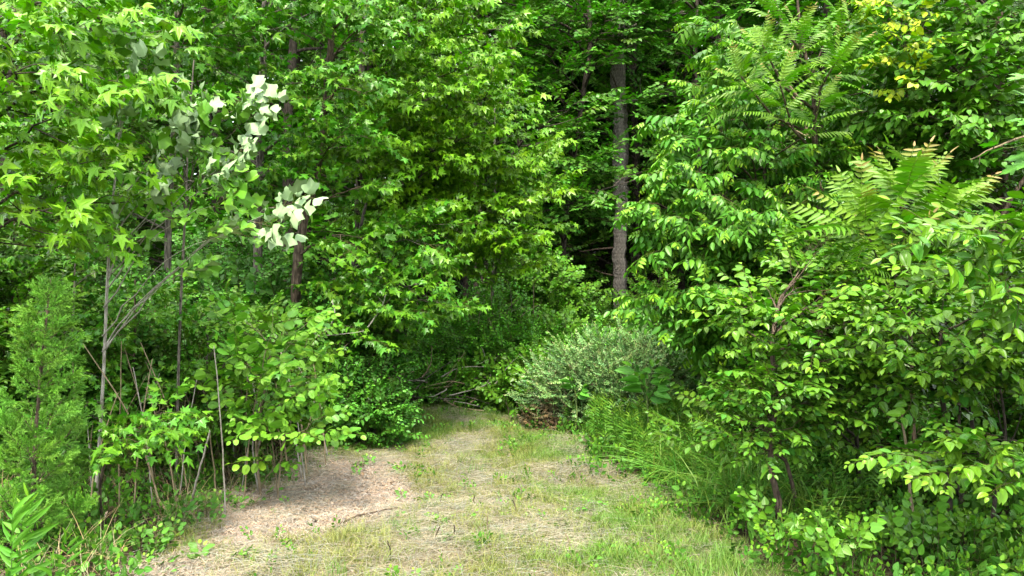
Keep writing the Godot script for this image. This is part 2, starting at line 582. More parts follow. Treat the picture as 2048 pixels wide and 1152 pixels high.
# Ends of limbs all round a stem, from height h0 to h1, reach wide at the bottom and narrow at the top.
func round_ends(at: Vector3, n: int, h0: float, h1: float, wide: float, narrow: float) -> Array:
	var out := []
	for k in n:
		var t := (k + r(0.1, 0.9)) / n
		var a := k * 2.4 + r(-0.5, 0.5)
		out.append(at + Vector3(cos(a), 0, sin(a)) * lerpf(wide, narrow, t) * r(0.7, 1.15) + UP * lerpf(h0, h1, t))
	return out


# A shrub: stems from its foot to points on a dome.
func shrub(called: String, label: String, category: String, sp: String, at: Vector3, reach: Vector3, n: int, mat: String, o := {}, group := "") -> Node3D:
	var p := Plant.new()
	rng.seed = hash(label) + taken.get(called, 0)
	p.root = thing(called, label, category, at, group)
	p.sp = S[sp]
	p.o = {"sub": reach.y * 0.35, "gap": 0.16, "tgap": 0.13, "lift": 0.1, "bare": 0.15}
	p.o.merge(o, true)
	for k in n:
		var a := k * 2.399 + r(-0.4, 0.4)
		var h := sqrt((k + 0.5) / n)
		var e := Vector3(cos(a) * h * reach.x, reach.y * sqrt(maxf(0.02, 1.0 - h * h * 0.9)) * r(0.8, 1.08), sin(a) * h * reach.z) * r(0.85, 1.05)
		limb(p, Vector3(cos(a) * 0.06, -0.05, sin(a) * 0.06) * (1.0 + 6.0 * p.o.get("wide", 0.0) * h), e, p.o.get("limb", 0.008), p.o.get("bias", Vector3(0, 0.2, 0.5)))
	finish(p, M[mat])
	return p.root


# A bare stick, cane or dead branch: points, thickness and side twigs.
func stick(called: String, label: String, category: String, pts: Array, r0: float, r1: float, mat: String, forks := 0, group := "") -> Node3D:
	rng.seed = hash(label) + taken.get(called, 0) * 7 + 5
	var base: Vector3 = pts[0]
	var o := thing(called, label, category, base, group)
	var fine := []
	var rads := []
	for k in pts.size() - 1:
		for m in 5:
			fine.append(pts[k].cubic_interpolate(pts[k + 1], pts[maxi(k - 1, 0)], pts[mini(k + 2, pts.size() - 1)], m / 5.0) - base + rv() * r0 * 0.5)
	fine.append(pts[-1] - base)
	for k in fine.size(): rads.append(lerpf(r0, r1, k / (fine.size() - 1.0)))
	var g := Geo.new()
	tube(g, fine, rads, 6, Color.WHITE, 0.2)
	part("stem", g.mesh(M[mat]), o)
	for k in forks:
		var q := Geo.new()
		var m := int(fine.size() * r(0.3, 0.95))
		var dir: Vector3 = (fine[mini(m + 1, fine.size() - 1)] - fine[maxi(0, m - 1)]).normalized()
		dir = (dir + rv() * 0.8).normalized()
		var l: float = base.distance_to(pts[-1]) * r(0.15, 0.35)
		tube(q, [fine[m], fine[m] + dir * l * 0.5 + rv() * l * 0.06, fine[m] + dir * l + UP * l * 0.1], [rads[m] * 0.6, rads[m] * 0.45, r1 * 0.5], 4, Color.WHITE)
		part("fork", q.mesh(M[mat]), o)
	return o


func _ready() -> void:
	rng.seed = 7
	hills.seed = 4
	hills.frequency = 0.03
	patchy.seed = 9
	patchy.frequency = 0.02
	# ---- camera, sky, light, exposure
	var cam := Camera3D.new()
	cam.name = "camera"
	cam.position = Vector3(0, EYE, 0)
	cam.fov = rad_to_deg(2.0 * atan(576.0 / F))
	cam.far = 400.0
	add_child(cam)
	var env := Environment.new()
	env.background_mode = Environment.BG_SKY
	var sky := ProceduralSkyMaterial.new()
	sky.sky_top_color = Color(0.97, 0.99, 1.0)
	sky.sky_horizon_color = Color(0.64, 0.67, 0.70)
	sky.sky_curve = 0.25
	sky.ground_bottom_color = Color(0.2, 0.2, 0.16)
	sky.ground_horizon_color = Color(0.5, 0.52, 0.5)
	env.sky = Sky.new()
	env.sky.sky_material = sky
	env.background_energy_multiplier = 0.7
	env.tonemap_mode = Environment.TONE_MAPPER_LINEAR
	env.tonemap_exposure = 8.6
	env.sdfgi_enabled = true
	env.ssao_enabled = true
	env.ssil_enabled = true
	var we := WorldEnvironment.new()
	we.name = "world_environment"
	we.environment = env
	add_child(we)
	var sun := DirectionalLight3D.new()
	sun.name = "sun"
	sun.light_energy = 0.5
	sun.light_angular_distance = 14.0
	sun.light_color = Color(1.0, 0.97, 0.9)
	sun.shadow_enabled = true
	sun.look_at_from_position(Vector3(-0.7, 10, 5.5), Vector3.ZERO)
	add_child(sun)

	make_materials()
	make_species()
	make_ground()
	make_forest()
	make_left()
	make_center()
	make_right()
	make_low_plants()
	make_trail_cover()
	make_sticks()
	print("objects ", get_child_count())


# ---------------------------------------------------------------- ground
func edge_left(d: float) -> float: return lerpf(-2.2, -1.3, smoothstep(5.0, 10.0, d))
func edge_right(d: float) -> float: return lerpf(1.4, 0.3, smoothstep(4.0, 9.5, d))
func on_trail(x: float, d: float) -> float:           # 1 on the mown trail, 0 in the brush
	var w := patchy.get_noise_2d(x * 40.0, d * 40.0) * 0.35
	return smoothstep(-0.15, 0.25, x - edge_left(d) + w) * smoothstep(-0.15, 0.25, edge_right(d) - x + w) * (1.0 - smoothstep(9.3, 10.2, d + w))
func on_dirt(x: float, d: float) -> float:            # 1 on the bare pinkish patch
	var w := patchy.get_noise_2d(x * 55.0 + 30.0, d * 55.0) * 0.5
	var e := Vector2((x + 1.5) / 0.72, (d - 5.6) / 1.15).length() + w
	var f := Vector2((x + 1.75) / 0.55, (d - 3.9) / 0.4).length() + w
	return maxf(1.0 - smoothstep(0.7, 1.15, e), 0.8 * (1.0 - smoothstep(0.7, 1.1, f)))
func greenness(x: float, d: float) -> float:
	var g := smoothstep(-0.4, 0.9, x + patchy.get_noise_2d(x * 25.0, d * 25.0 + 90.0) * 1.6)
	g = maxf(g, 0.75 * smoothstep(7.0, 8.4, d + patchy.get_noise_2d(x * 30.0, d * 30.0) * 2.0))
	return clampf(g, 0.0, 1.0)


func make_ground() -> void:
	var g := Geo.new()
	var nx := 240
	var nz := 260
	for a in nz + 1:
		var t := a / float(nz)
		var z := 30.0 - 33.0 * minf(1.0, t / 0.08) if t < 0.08 else -3.0 - 11.0 * ((t - 0.08) / 0.74) if t < 0.82 else -14.0 - 106.0 * pow((t - 0.82) / 0.18, 2.0)
		for b in nx + 1:
			var u := b / float(nx) * 2.0 - 1.0
			var x := u * 6.0 + 84.0 * signf(u) * pow(absf(u), 7.0)
			var d := -z
			g.v.append(Vector3(x, gy(x, z), z))
			var tr := on_trail(x, d)
			var straw := lin(.3, .25, .165).lerp(lin(.17, .18, .07), greenness(x, d) * 0.7)
			var c := lin(.06, .048, .028).lerp(straw, tr).lerp(lin(.17, .19, .07), 1.0 - smoothstep(1.0, 3.2, d))
			c = c.lerp(lin(.57, .45, .385), on_dirt(x, d))
			g.c.append(c * r(0.85, 1.12))
	for a in nz:
		for b in nx:
			var k := a * (nx + 1) + b
			g.quad(k, k + nx + 1, k + nx + 2, k + 1)
	g.smooth()
	if g.n[1000].y < 0.0:
		for k in range(0, g.i.size(), 3):
			var q := g.i[k + 1]
			g.i[k + 1] = g.i[k + 2]
			g.i[k + 2] = q
		g.smooth()
	var nt := NoiseTexture2D.new()
	var f := FastNoiseLite.new()
	f.seed = 31
	f.frequency = 0.03
	f.fractal_octaves = 6
	f.fractal_gain = 0.65
	nt.noise = f
	nt.width = 512
	nt.height = 512
	nt.seamless = true
	var ramp := Gradient.new()
	ramp.set_color(0, Color(0.76, 0.74, 0.73))
	ramp.set_color(1, Color(1, 1, 1))
	ramp.set_offset(0, 0.2)
	ramp.set_offset(1, 0.72)
	nt.color_ramp = ramp
	var hn := NoiseTexture2D.new()
	hn.noise = f
	hn.width = 512
	hn.height = 512
	hn.seamless = true
	var m := StandardMaterial3D.new()
	m.vertex_color_use_as_albedo = true
	m.albedo_color = Color(0.72, 0.72, 0.72).linear_to_srgb()
	m.albedo_texture = nt
	m.uv1_triplanar = true
	m.uv1_scale = Vector3(1.3, 1.3, 1.3)
	m.roughness = 0.95
	m.metallic_specular = 0.2
	m.heightmap_enabled = true
	m.heightmap_texture = hn
	m.heightmap_scale = 2.5
	var o := MeshInstance3D.new()
	o.name = "ground"
	o.mesh = g.mesh(m)
	o.set_meta("kind", "structure")
	o.set_meta("label", "strip of mown straw and dirt with dark forest floor on both sides")
	add_child(o)


# ---------------------------------------------------------------- the wood behind
func make_forest() -> void:
	# four kinds of background tree, each then copied
	var kinds := []
	for k in 5:
		var at := Vector3(0, 0, 0)
		rng.seed = 100 + k
		var ends := round_ends(at, 30, 1.2, 10.5, 2.6, 1.2) if k < 4 else round_ends(at, 34, 6.6, 12.5, 3.4, 1.4)
		var t := tree("forest_tree", "leafy forest tree %d" % k, "tree", ["maple_plain", "gum_plain", "maple", "oval_plain", "maple"][k], [at, at + Vector3(.1, 3, .1), at + Vector3(-.1, 7, 0), at + Vector3(.1, 11.5, .1)], .11, .03, "dark", ends, {"sub": 0.95, "gap": 0.34, "tgap": 0.2, "size": 1.5, "thin": 1.0, "joined": true, "limb": .03, "bias": Vector3(0, .2, .3), "loose": .6})
		kinds.append(t)
	rng.seed = 55
	var used := [false, false, false, false, false]
	var spots := []
	for row in 8:
		var d: float = [12.5, 15.0, 18.5, 22.0, 26.0, 31.0, 37.0, 46.0][row]
		var n: int = [7, 9, 13, 15, 16, 17, 18, 20][row]
		for k in n:
			var x := lerpf(-1.0, 1.0, (k + 0.5) / n) * (d * 0.72 + 4.0) + r(-0.8, 0.8)
			var dd := d + r(-1.1, 1.1)
			var a := x / dd * F + 1024.0
			if row < 2 and a > 960 and a < 1420: continue
			spots.append([Vector3(x, 0, -dd), row, a, row == 2 and a > 960 and a < 1440])     # only high crowns over the dark gap round the tall trunk
	for k in 18:                                      # the depth behind the tall trunk is closed
		var dd := 19.0 + k * 1.3 + r(-.5, .5)
		var a := r(1000, 1400)
		spots.append([Vector3((a - 1024.0) / F * dd, 0, -dd), 3, a, false])
	for s in spots:
		var k: int = 4 if s[3] else rng.randi() % 4
		if s[3] and absf(s[2] - 1240.0) < 60.0: continue
		var o: Node3D = kinds[k]
		if used[k]:
			o = o.duplicate()
			o.name = numbered("forest_tree")
			add_child(o)
		used[k] = true
		o.position = ground(s[0].x, s[0].z)
		o.rotation.y = r(0, TAU)
		var sc : float = r(0.9, 1.15) * (1.0 + s[1] * 0.1)
		o.scale = Vector3.ONE * sc
		var side: String = "left of the tall bare trunk" if s[2] < 1150 else "right of the tall bare trunk"
		o.set_meta("label", "dark leafy tree far back in the shaded wood, %s" % side)
		o.set_meta("group", "trees deep in the wood " + side)


# ---------------------------------------------------------------- left side
func make_left() -> void:
	var near := {"sub": 0.55, "gap": 0.25, "tgap": 0.17, "leaves": 290}
	tree("sweetgum_tree", "sweetgum at the upper left edge with large star leaves and dark twigs", "tree", "gum_bright", [foot(-120, 5.0), px(-110, 500, 5.0), px(-90, 100, 5.0), px(-80, -250, 5.0)], .05, .025, "dark",
		[px(220, 40, 4.7), px(190, 150, 4.5), px(120, 230, 4.4), px(150, 330, 4.6), px(60, 60, 4.5), px(230, -30, 5.0), px(90, 420, 4.3), px(40, 140, 4.2), px(190, 400, 5.0), px(60, 300, 5.0)], near)
	tree("sweetgum_tree", "dense sweetgum standing behind the pale flipped leaves at upper left", "tree", "gum", [foot(330, 7.6), px(335, 500, 7.6), px(350, 200, 7.6), px(360, -300, 7.6)], .04, .025, "grey",
		[px(230, 250, 6.8), px(200, 120, 7.0), px(300, 80, 6.8), px(420, 60, 7.0), px(460, 200, 7.0), px(300, -20, 7.0), px(400, -60, 7.0), px(130, 20, 7.2), px(120, 320, 7.0), px(330, 330, 7.2), px(470, 340, 7.4), px(180, 400, 7.2), px(60, 250, 7.3), px(300, 180, 7.4)],
		{"sub": 0.7, "gap": 0.2, "tgap": 0.14, "leaves": 180})
	tree("sweetgum_tree", "sweetgum with the straight grey trunk left of the pale leaf cluster's end", "tree", "gum", [foot(512, 8.4), px(516, 500, 8.4), px(521, 280, 8.4), px(528, 80, 8.4), px(540, -250, 8.4)], .055, .035, "grey",
		[px(440, 20, 7.8), px(540, 20, 7.6), px(640, 20, 8.0), px(500, 130, 7.8), px(610, 140, 7.8), px(420, 130, 8.0), px(560, -60, 7.8), px(640, 240, 8.0), px(470, -60, 8.2), px(600, 320, 8.2), px(430, 300, 8.6)],
		{"sub": 0.7, "gap": 0.2, "tgap": 0.14, "leaves": 180, "limb": .02})
	tree("sweetgum_tree", "slanting grey-brown sweetgum trunk beside the straight grey one, star leaves above", "tree", "gum", [foot(578, 8.0), px(590, 600, 8.0), px(602, 470, 8.0), px(636, 330, 8.1), px(660, 100, 8.2), px(670, -200, 8.2)], .06, .03, "brown",
		[px(700, 160, 7.6), px(720, 60, 7.6), px(700, 380, 7.6), px(760, -20, 7.8), px(680, 270, 7.5), px(690, 470, 7.7)],
		{"sub": 0.6, "gap": 0.2, "tgap": 0.14, "leaves": 200})
	tree("sweetgum_tree", "tall bright sweetgum whose star leaves lean out over the end of the trail", "tree", "gum_bright", [foot(720, 9.6), px(716, 500, 9.6), px(720, 250, 9.6), px(735, -250, 9.6)], .06, .03, "dark",
		[px(830, 60, 8.6), px(930, 130, 8.4), px(980, 200, 8.6), px(770, 130, 8.6), px(850, 200, 8.4), px(920, 280, 8.6), px(780, 300, 8.5), px(860, 340, 8.6), px(960, 320, 8.9), px(700, 200, 8.8), px(800, -30, 8.8), px(880, 10, 8.8), px(740, 400, 8.8), px(980, 60, 9.0), px(700, 320, 9.0), px(830, 400, 8.8)],
		{"sub": 0.75, "gap": 0.2, "tgap": 0.14, "leaves": 290, "limb": .02})
	tree("sweetgum_tree", "low sweetgum spreading over the brush pile left of the trail's end", "tree", "gum", [foot(680, 8.6), px(690, 640, 8.6), px(715, 480, 8.6), px(740, 380, 8.6)], .035, .015, "grey",
		[px(830, 570, 7.7), px(860, 600, 7.8), px(820, 480, 8.0), px(740, 560, 7.9), px(720, 670, 7.6), px(850, 510, 8.2), px(790, 620, 7.5), px(660, 560, 8.0), px(860, 450, 8.4)],
		{"sub": 0.55, "gap": 0.17, "tgap": 0.13, "leaves": 290})
	tree("sweetgum_tree", "fresh green sweetgum in the gap between the bright sweetgum and the maples", "tree", "gum_bright", [foot(985, 10.4), px(985, 560, 10.4), px(990, 350, 10.4), px(985, 120, 10.4)], .026, .012, "grey",
		[px(1000, 250, 9.4), px(1050, 330, 9.3), px(1075, 400, 9.3), px(1000, 420, 9.0), px(960, 340, 9.0), px(920, 400, 8.9), px(1040, 470, 9.1), px(940, 470, 8.9), px(980, 180, 9.6), px(1060, 290, 9.7), px(900, 330, 9.0), px(880, 440, 8.8), px(1000, 510, 9.2), px(950, 110, 9.8)],
		{"sub": 0.6, "gap": 0.2, "tgap": 0.15, "leaves": 250})
	# tulip trees, their pale undersides turned up by the wind
	var pale := Vector3(0.3, -2.2, -1.9)
	var lit := Vector3(0, 0.3, 0.7)
	tree("tulip_tree", "tulip tree sapling with thin grey stem and pale upturned leaves at upper left", "tree", "tulip", [foot(188, 5.3), px(205, 790, 5.3), px(215, 560, 5.25), px(224, 430, 5.2), px(240, 250, 5.2), px(262, 130, 5.2)], .013, .005, "pale",
		[[px(235, 160, 4.9), pale], [px(265, 190, 5.0), lit], [px(305, 440, 4.9), lit], [px(405, 380, 4.8), lit], [px(365, 370, 4.8), pale], [px(265, 390, 4.9), pale], [px(485, 450, 4.7), pale], [px(520, 425, 4.75), pale], [px(385, 490, 4.8), lit], [px(225, 480, 5.0), lit], [px(345, 560, 4.9), lit], [px(320, 300, 5.0), pale], [px(365, 330, 4.9), lit], [px(400, 420, 4.8), lit], [px(270, 330, 5.0), pale], [px(430, 340, 4.8), pale], [px(440, 470, 4.7), lit]],
		{"sub": 0.2, "least": 0, "gap": 9.0, "tgap": 0.3, "leaves": 300, "bare": 0.6, "limb": .006, "loose": 1.1, "rise": 0.7, "size": 0.82})
	tree("tulip_tree", "second tulip tree sapling, white leaf undersides gathered at its right tip", "tree", "tulip", [foot(352, 5.7), px(358, 700, 5.7), px(370, 430, 5.6), px(378, 250, 5.5), px(388, 120, 5.5)], .012, .005, "grey",
		[[px(325, 120, 5.3), lit], [px(355, 230, 5.1), pale], [px(450, 235, 5.0), pale], [px(480, 250, 5.0), pale], [px(415, 270, 5.0), pale], [px(355, 290, 5.0), pale], [px(285, 270, 5.2), lit], [px(385, 320, 5.1), lit]],
		{"sub": 0.2, "least": 0, "gap": 9.0, "tgap": 0.3, "leaves": 300, "bare": 0.6, "limb": .006, "loose": 1.1, "rise": 0.7, "size": 0.8})
	# saplings in front of the thicket
	var sap := {"sub": 0.2, "gap": 0.2, "tgap": 0.16, "leaves": 150, "limb": .005, "size": 0.68}
	var sl := ["slim sweetgum sapling just right of the juniper's tip", "sweetgum sapling with small bright leaves under the pale tulip leaves", "thin-stemmed sapling between the two tulip stems", "sweetgum sapling beside the low redbud shrub, left of it", "leafy sapling at the left edge above the juniper"]
	var sx := [150, 270, 330, 420, 30]
	var sd := [6.0, 6.2, 6.8, 6.4, 6.3]
	var st := [520, 560, 590, 610, 420]
	for k in 5:
		var x: float = sx[k]
		var d: float = sd[k]
		var t: float = st[k]
		rng.seed = 300 + k
		var ends := []
		for m in 9: ends.append(px(x + r(-75, 75), t + m * 38 + r(-15, 25), d - r(0.1, 0.7)))
		tree("sweetgum_sapling", sl[k], "sapling", "gum", [foot(x + r(-15, 15), d), px(x + r(-8, 8), t + 150, d), px(x, t, d)], .012, .005, ["grey", "brown", "tan"][k % 3], ends, sap)
	# a low spray of leaves reaching right over the dry grass
	tree("sweetgum_sapling", "low sweetgum sapling with a flat spray of light green leaves over the dry stalks", "sapling", "gum", [foot(210, 4.9), px(200, 980, 4.85), px(220, 900, 4.8), px(270, 850, 4.7)], .013, .006, "brown",
		[px(350, 850, 4.5), px(320, 870, 4.4), px(200, 900, 4.5), px(250, 870, 4.4), px(330, 825, 4.6)], {"sub": 0.15, "gap": 0.13, "tgap": 0.1, "leaves": 300, "limb": .007, "size": 0.68, "lift": 0.18})
	# redbud with bunched stems
	tree("redbud_shrub", "redbud shrub of round bright leaves on pale crooked stems by the dirt patch", "shrub", "redbud", [foot(525, 5.7), px(512, 880, 5.7), px(528, 780, 5.65), px(540, 690, 5.6)], .012, .006, "tan",
		[px(520, 660, 5.4), px(570, 700, 5.3), px(610, 780, 5.2), px(620, 850, 5.1), px(490, 720, 5.4), px(460, 790, 5.4), px(540, 760, 5.2), px(590, 760, 5.4), px(500, 650, 5.6), px(550, 820, 5.3), px(580, 660, 5.5)], {"sub": 0.24, "gap": 0.14, "tgap": 0.12, "leaves": 290, "limb": .005, "rise": 0.9, "size": 0.85})
	# juniper
	rng.seed = 71
	var jb := foot(65, 4.3)
	var je := []
	for k in 36:
		var t := k / 36.0
		var a := k * 2.4
		je.append(jb + Vector3(cos(a), 0, sin(a)) * lerpf(0.3, 0.01, pow(t, 0.85)) * r(0.75, 1.2) + Vector3(0.1 * t, lerpf(0.2, 1.5, t), 0))
	tree("juniper", "feathery young juniper at the left edge of the picture", "tree", "juniper", [jb, jb + Vector3(.02, .7, 0), jb + Vector3(.11, 1.58, 0)], .018, .003, "brown", je, {"sub": 0.07, "gap": 0.06, "tgap": 0.07, "limb": .003, "bare": 0.1, "rise": 1.0, "lift": -0.08, "size": 0.62, "bias": Vector3.ZERO, "loose": 1.0})
	# thicket behind the saplings
	var tl := ["dark thicket shrub behind the juniper", "dark shrub behind the slim saplings", "tangled shrub under the tulip saplings", "dark bush behind the redbud", "shaded bush at the foot of the slanting trunk", "dark bush at the far left edge", "shrub behind the straight grey trunk", "leafy shrub among the dead stalks, right of the juniper", "leafy shrub behind the low sapling spray", "leafy shrub just left of the redbud"]
	var tx := [130, 260, 400, 520, 640, -40, 470, 175, 300, 425]
	var td := [7.2, 7.8, 7.4, 8.2, 8.3, 6.2, 9.4, 6.5, 6.7, 6.8]
	var th := [1.5, 1.8, 1.5, 1.4, 1.5, 2.0, 2.2, 1.1, 1.3, 1.2]
	for k in 10:
		shrub("thicket_shrub", tl[k], "shrub", ["ivy", "oval_plain", "ivy", "heart_plain"][k % 4], foot(tx[k], td[k]), Vector3(1.0, th[k], 0.8), 26, "dark", {"gap": 0.17, "leaves": 60, "wide": 0.6})
	shrub("ivy_bush", "dense dark ivy-covered bush at the left corner of the trail's end", "bush", "ivy", foot(715, 7.5), Vector3(0.5, 0.6, 0.45), 22, "dark", {"gap": 0.09, "tgap": 0.09, "leaves": 150, "wide": 0.8})
	shrub("ivy_bush", "low bright-edged ivy clump left of the dark ivy bush", "bush", "vine", foot(660, 7.4), Vector3(0.45, 0.5, 0.4), 14, "dark", {"gap": 0.12, "leaves": 80, "wide": 0.8})


# ---------------------------------------------------------------- centre
func make_center() -> void:
	# the tall bare trunk
	rng.seed = 9
	var b := foot(1240, 16.0)
	tree("tall_tree", "tall straight grey-barked tree standing in the dark gap", "tree", "maple", [b, px(1240, 480, 16.0), px(1241, 300, 16.0), px(1236, 90, 16.0), px(1232, -120, 16.0), px(1236, -420, 16.1)], .145, .115, "trunk",
		[px(1130, 70, 14.8), px(1330, 60, 15.0), px(1180, -20, 14.8), px(1300, -40, 14.6), px(1060, 20, 15.2), px(1390, 20, 15.2), px(1220, 40, 14.4), px(1245, 30, 14.6), px(1230, -10, 14.8), px(1260, 60, 14.8), px(1215, 70, 14.9), px(1240, -60, 14.6), px(1370, 170, 15.0), px(1150, -120, 15.0), px(1300, -160, 15.0)],
		{"sub": 1.0, "gap": 0.28, "tgap": 0.19, "limb": .035, "sides": 20, "rings": 26, "wob": 0.9, "leaves": 60, "size": 1.1, "rise": 0.1, "lift": 0.05})
	var tall := get_node("tall_tree") as Node3D
	rng.seed = 91
	for k in 9:
		var h := 1.2 + k * 0.62 + r(-.2, .2)
		var a := r(-0.6, PI + 0.6)
		var q := Geo.new()
		var p0 := along([Vector3.ZERO, px(1240, 480, 16.0) - b, px(1241, 300, 16.0) - b, px(1236, 90, 16.0) - b], h)
		var dir := Vector3(cos(a), r(-.1, .5), sin(a))
		var l := r(.2, .9) if k % 3 else .16
		tube(q, [p0 + dir * .08, p0 + dir * (.14 + l * .5) + rv() * .03, p0 + dir * (.14 + l) + rv() * .06], [r(.02, .035), .014, .006], 6, Color.WHITE)
		part("stub", q.mesh(M.brown), tall)
	var ml := {"sub": 0.75, "gap": 0.26, "tgap": 0.18, "limb": .03, "leaves": 90, "size": 1.05, "rise": 0.3, "lift": 0.05, "bias": Vector3(0, .2, .35)}
	tree("maple_tree", "maple with a slim dark slanting trunk just left of the tall trunk", "tree", "maple", [foot(1120, 14.2), px(1130, 450, 14.2), px(1165, 200, 14.2), px(1180, 50, 14.2), px(1150, -200, 14.2)], .06, .04, "dark",
		[px(1010, 60, 13.4), px(1080, 40, 13.2), px(1040, 150, 13.2), px(1110, 130, 13.2), px(1100, 260, 13.2), px(1040, 240, 13.6), px(1150, 320, 13.0), px(1150, 260, 13.2), px(1100, 380, 12.8), px(1150, 400, 12.8), px(1100, 440, 13.2), px(1030, -40, 13.4), px(1150, -20, 13.0), px(960, 0, 13.6), px(1000, 200, 13.6), px(1170, 340, 13.0), px(1200, 120, 13.4), px(1190, 220, 13.3), px(1195, 310, 13.0), px(1165, 420, 12.8), px(1210, 40, 13.2), px(1080, 330, 13.0)], ml)
	tree("maple_tree", "maple behind the ash crown, right of the tall trunk", "tree", "maple", [foot(1400, 14.5), px(1400, 450, 14.5), px(1390, 150, 14.5), px(1400, -150, 14.5)], .08, .04, "dark",
		[px(1350, 60, 14.0), px(1350, 180, 14.0), px(1345, 250, 14.2), px(1380, 110, 13.8), px(1400, 220, 13.8), px(1360, 320, 14.2), px(1420, 60, 14.0), px(1380, -20, 14.0), px(1480, 120, 14.0), px(1320, -30, 14.0)], ml)
	tree("maple_tree", "maple crown directly behind the tall trunk", "tree", "maple", [foot(1275, 17.8), px(1275, 450, 17.8), px(1270, 200, 17.8), px(1275, -200, 17.8)], .06, .03, "dark",
		[px(1190, 60, 17.0), px(1290, 110, 17.0), px(1270, 210, 17.0), px(1210, 170, 17.2), px(1320, 270, 17.2), px(1250, 300, 17.4), px(1200, 330, 17.2), px(1330, 30, 17.0), px(1250, -40, 17.0), px(1310, 350, 17.6), px(1180, 400, 17.4)], ml)
	tree("maple_tree", "maple high behind the bright sweetgum, left of the slanting dark trunk", "tree", "maple", [foot(930, 15.5), px(935, 400, 15.5), px(930, 100, 15.5), px(925, -200, 15.5)], .08, .04, "dark",
		[px(930, 30, 14.8), px(990, -20, 14.8), px(880, 0, 14.8), px(960, 110, 14.6), px(900, 90, 14.8), px(1000, 330, 14.6), px(1030, 380, 14.6), px(960, 240, 14.8), px(880, 200, 14.8)], ml)
	# small plants in the gap
	shrub("understory_shrub", "glossy dark shrub at the left foot of the tall trunk", "shrub", "oval", foot(1170, 13.2), Vector3(0.6, 1.35, 0.5), 14, "dark", {"gap": 0.2, "leaves": 40})
	shrub("understory_shrub", "light green shrub at the right foot of the tall trunk", "shrub", "oval", foot(1305, 14.6), Vector3(0.75, 1.6, 0.6), 16, "dark", {"gap": 0.2, "leaves": 40})
	shrub("understory_shrub", "small shrub filling the foot of the dark gap behind the vines", "shrub", "oval_plain", foot(1230, 12.0), Vector3(1.1, 0.55, 0.5), 16, "dark", {"gap": 0.2})
	# vine mounds over the brush pile
	var vl := ["low vines creeping over the sticks at the left of the brush pile", "vines over the logs at the trail's end", "vine mound halfway up the slope of brush, right of the logs", "vine mound just left of the glossy shrub", "vines running behind the top of the pale bush", "vines at the left foot of the pale bush", "tall leafy vine column behind the brush pile", "broad vine column left of the dark gap", "vines right of the pale bush under the ash", "trailing vines between the low sweetgum and the brush pile"]
	var vx := [860, 975, 1050, 1120, 1210, 1075, 960, 1070, 1390, 880]
	var vd := [9.8, 9.75, 9.9, 10.3, 10.4, 9.3, 10.2, 11.8, 9.8, 10.3]
	var vh := [0.4, 0.5, 0.95, 1.05, 0.85, 0.65, 1.5, 2.2, 0.8, 1.0]
	var vr := [0.6, 0.6, 0.7, 0.7, 1.0, 0.5, 0.9, 0.9, 1.1, 0.7]
	for k in 10:
		shrub("vine_mound", vl[k], "vine", ["vine", "heart", "vine", "heart", "vine", "heart", "vine", "heart", "ivy", "vine"][k], foot(vx[k], vd[k]), Vector3(vr[k], vh[k], 0.55), 24, "brown", {"gap": 0.15, "tgap": 0.13, "leaves": 90, "wide": 0.9, "size": 0.8 if k % 2 else 1.0})
	# the pale bush
	shrub("pale_bush", "rounded grey-green bush of tiny leaves at the right of the trail's end", "bush", "pale", foot(1255, 8.3), Vector3(1.1, 0.92, 0.6), 76, "tan", {"gap": 0.09, "tgap": 0.07, "sub": 0.26, "wide": 0.9, "bias": Vector3(0, 0, 0.3), "loose": 1.0})
	shrub("withered_bush", "brown withered corner of brush at the left foot of the pale bush", "bush", "withered", foot(1108, 8.3), Vector3(0.26, 0.36, 0.25), 12, "tan", {"gap": 0.08, "tgap": 0.08, "wide": 0.9})


# ---------------------------------------------------------------- right side
func fronds(p: Plant, at: Vector3, axis: Vector3, n: int, young: int, spread: float) -> void:
	for k in n:
		var a := k * 2.4 + r(-0.3, 0.3)
		var t := k / float(n)
		var side := axis.cross(Vector3(0.1, 0.05, 1)).normalized().rotated(axis.normalized(), a)
		var dir := (axis.normalized() * lerpf(1.3, 0.25, t) + side * spread * lerpf(0.55, 1.0, t)).normalized()
		var up := (axis.normalized() * 1.0 - side * 0.5 + UP * 0.3 + Vector3(0, 0, 0.3)).normalized()
		var which := 5 + rng.randi() % 2 if k < young else rng.randi() % 5
		part("frond", p.sp.one[which], p.root, Transform3D(frame(dir, up).scaled(Vector3.ONE * r(0.85, 1.12) * p.o.get("size", 1.0)), at - axis.normalized() * t * 0.35))


func heaven(label: String, stem: Array, r0: float, whorls: Array, size: float) -> void:
	var p := Plant.new()
	rng.seed = hash(label)
	var base: Vector3 = stem[0]
	p.root = thing("tree_of_heaven", label, "tree", base)
	p.sp = S.heaven
	p.o = {"size": size}
	var pts := []
	for q in stem: pts.append(q - base)
	var rads := []
	for k in pts.size(): rads.append(lerpf(r0, r0 * 0.3, k / (pts.size() - 1.0)))
	var g := Geo.new()
	tube(g, pts, rads, 7, Color.WHITE, 0.1)
	part("trunk", g.mesh(M.brown), p.root)
	for w in whorls:
		var e: Vector3 = w[0] - base
		var a := along(pts, e.y - 0.45)
		if a.distance_to(e) > 0.05:
			var q := Geo.new()
			tube(q, [a, a.lerp(e, 0.5) + (e - a).cross(Vector3.FORWARD) * 0.12, e], [r0 * 0.5, r0 * 0.4, r0 * 0.25], 5, Color.WHITE)
			part("branch", q.mesh(M.brown), p.root)
		fronds(p, e, w[1], w[2], w[3], 1.0)


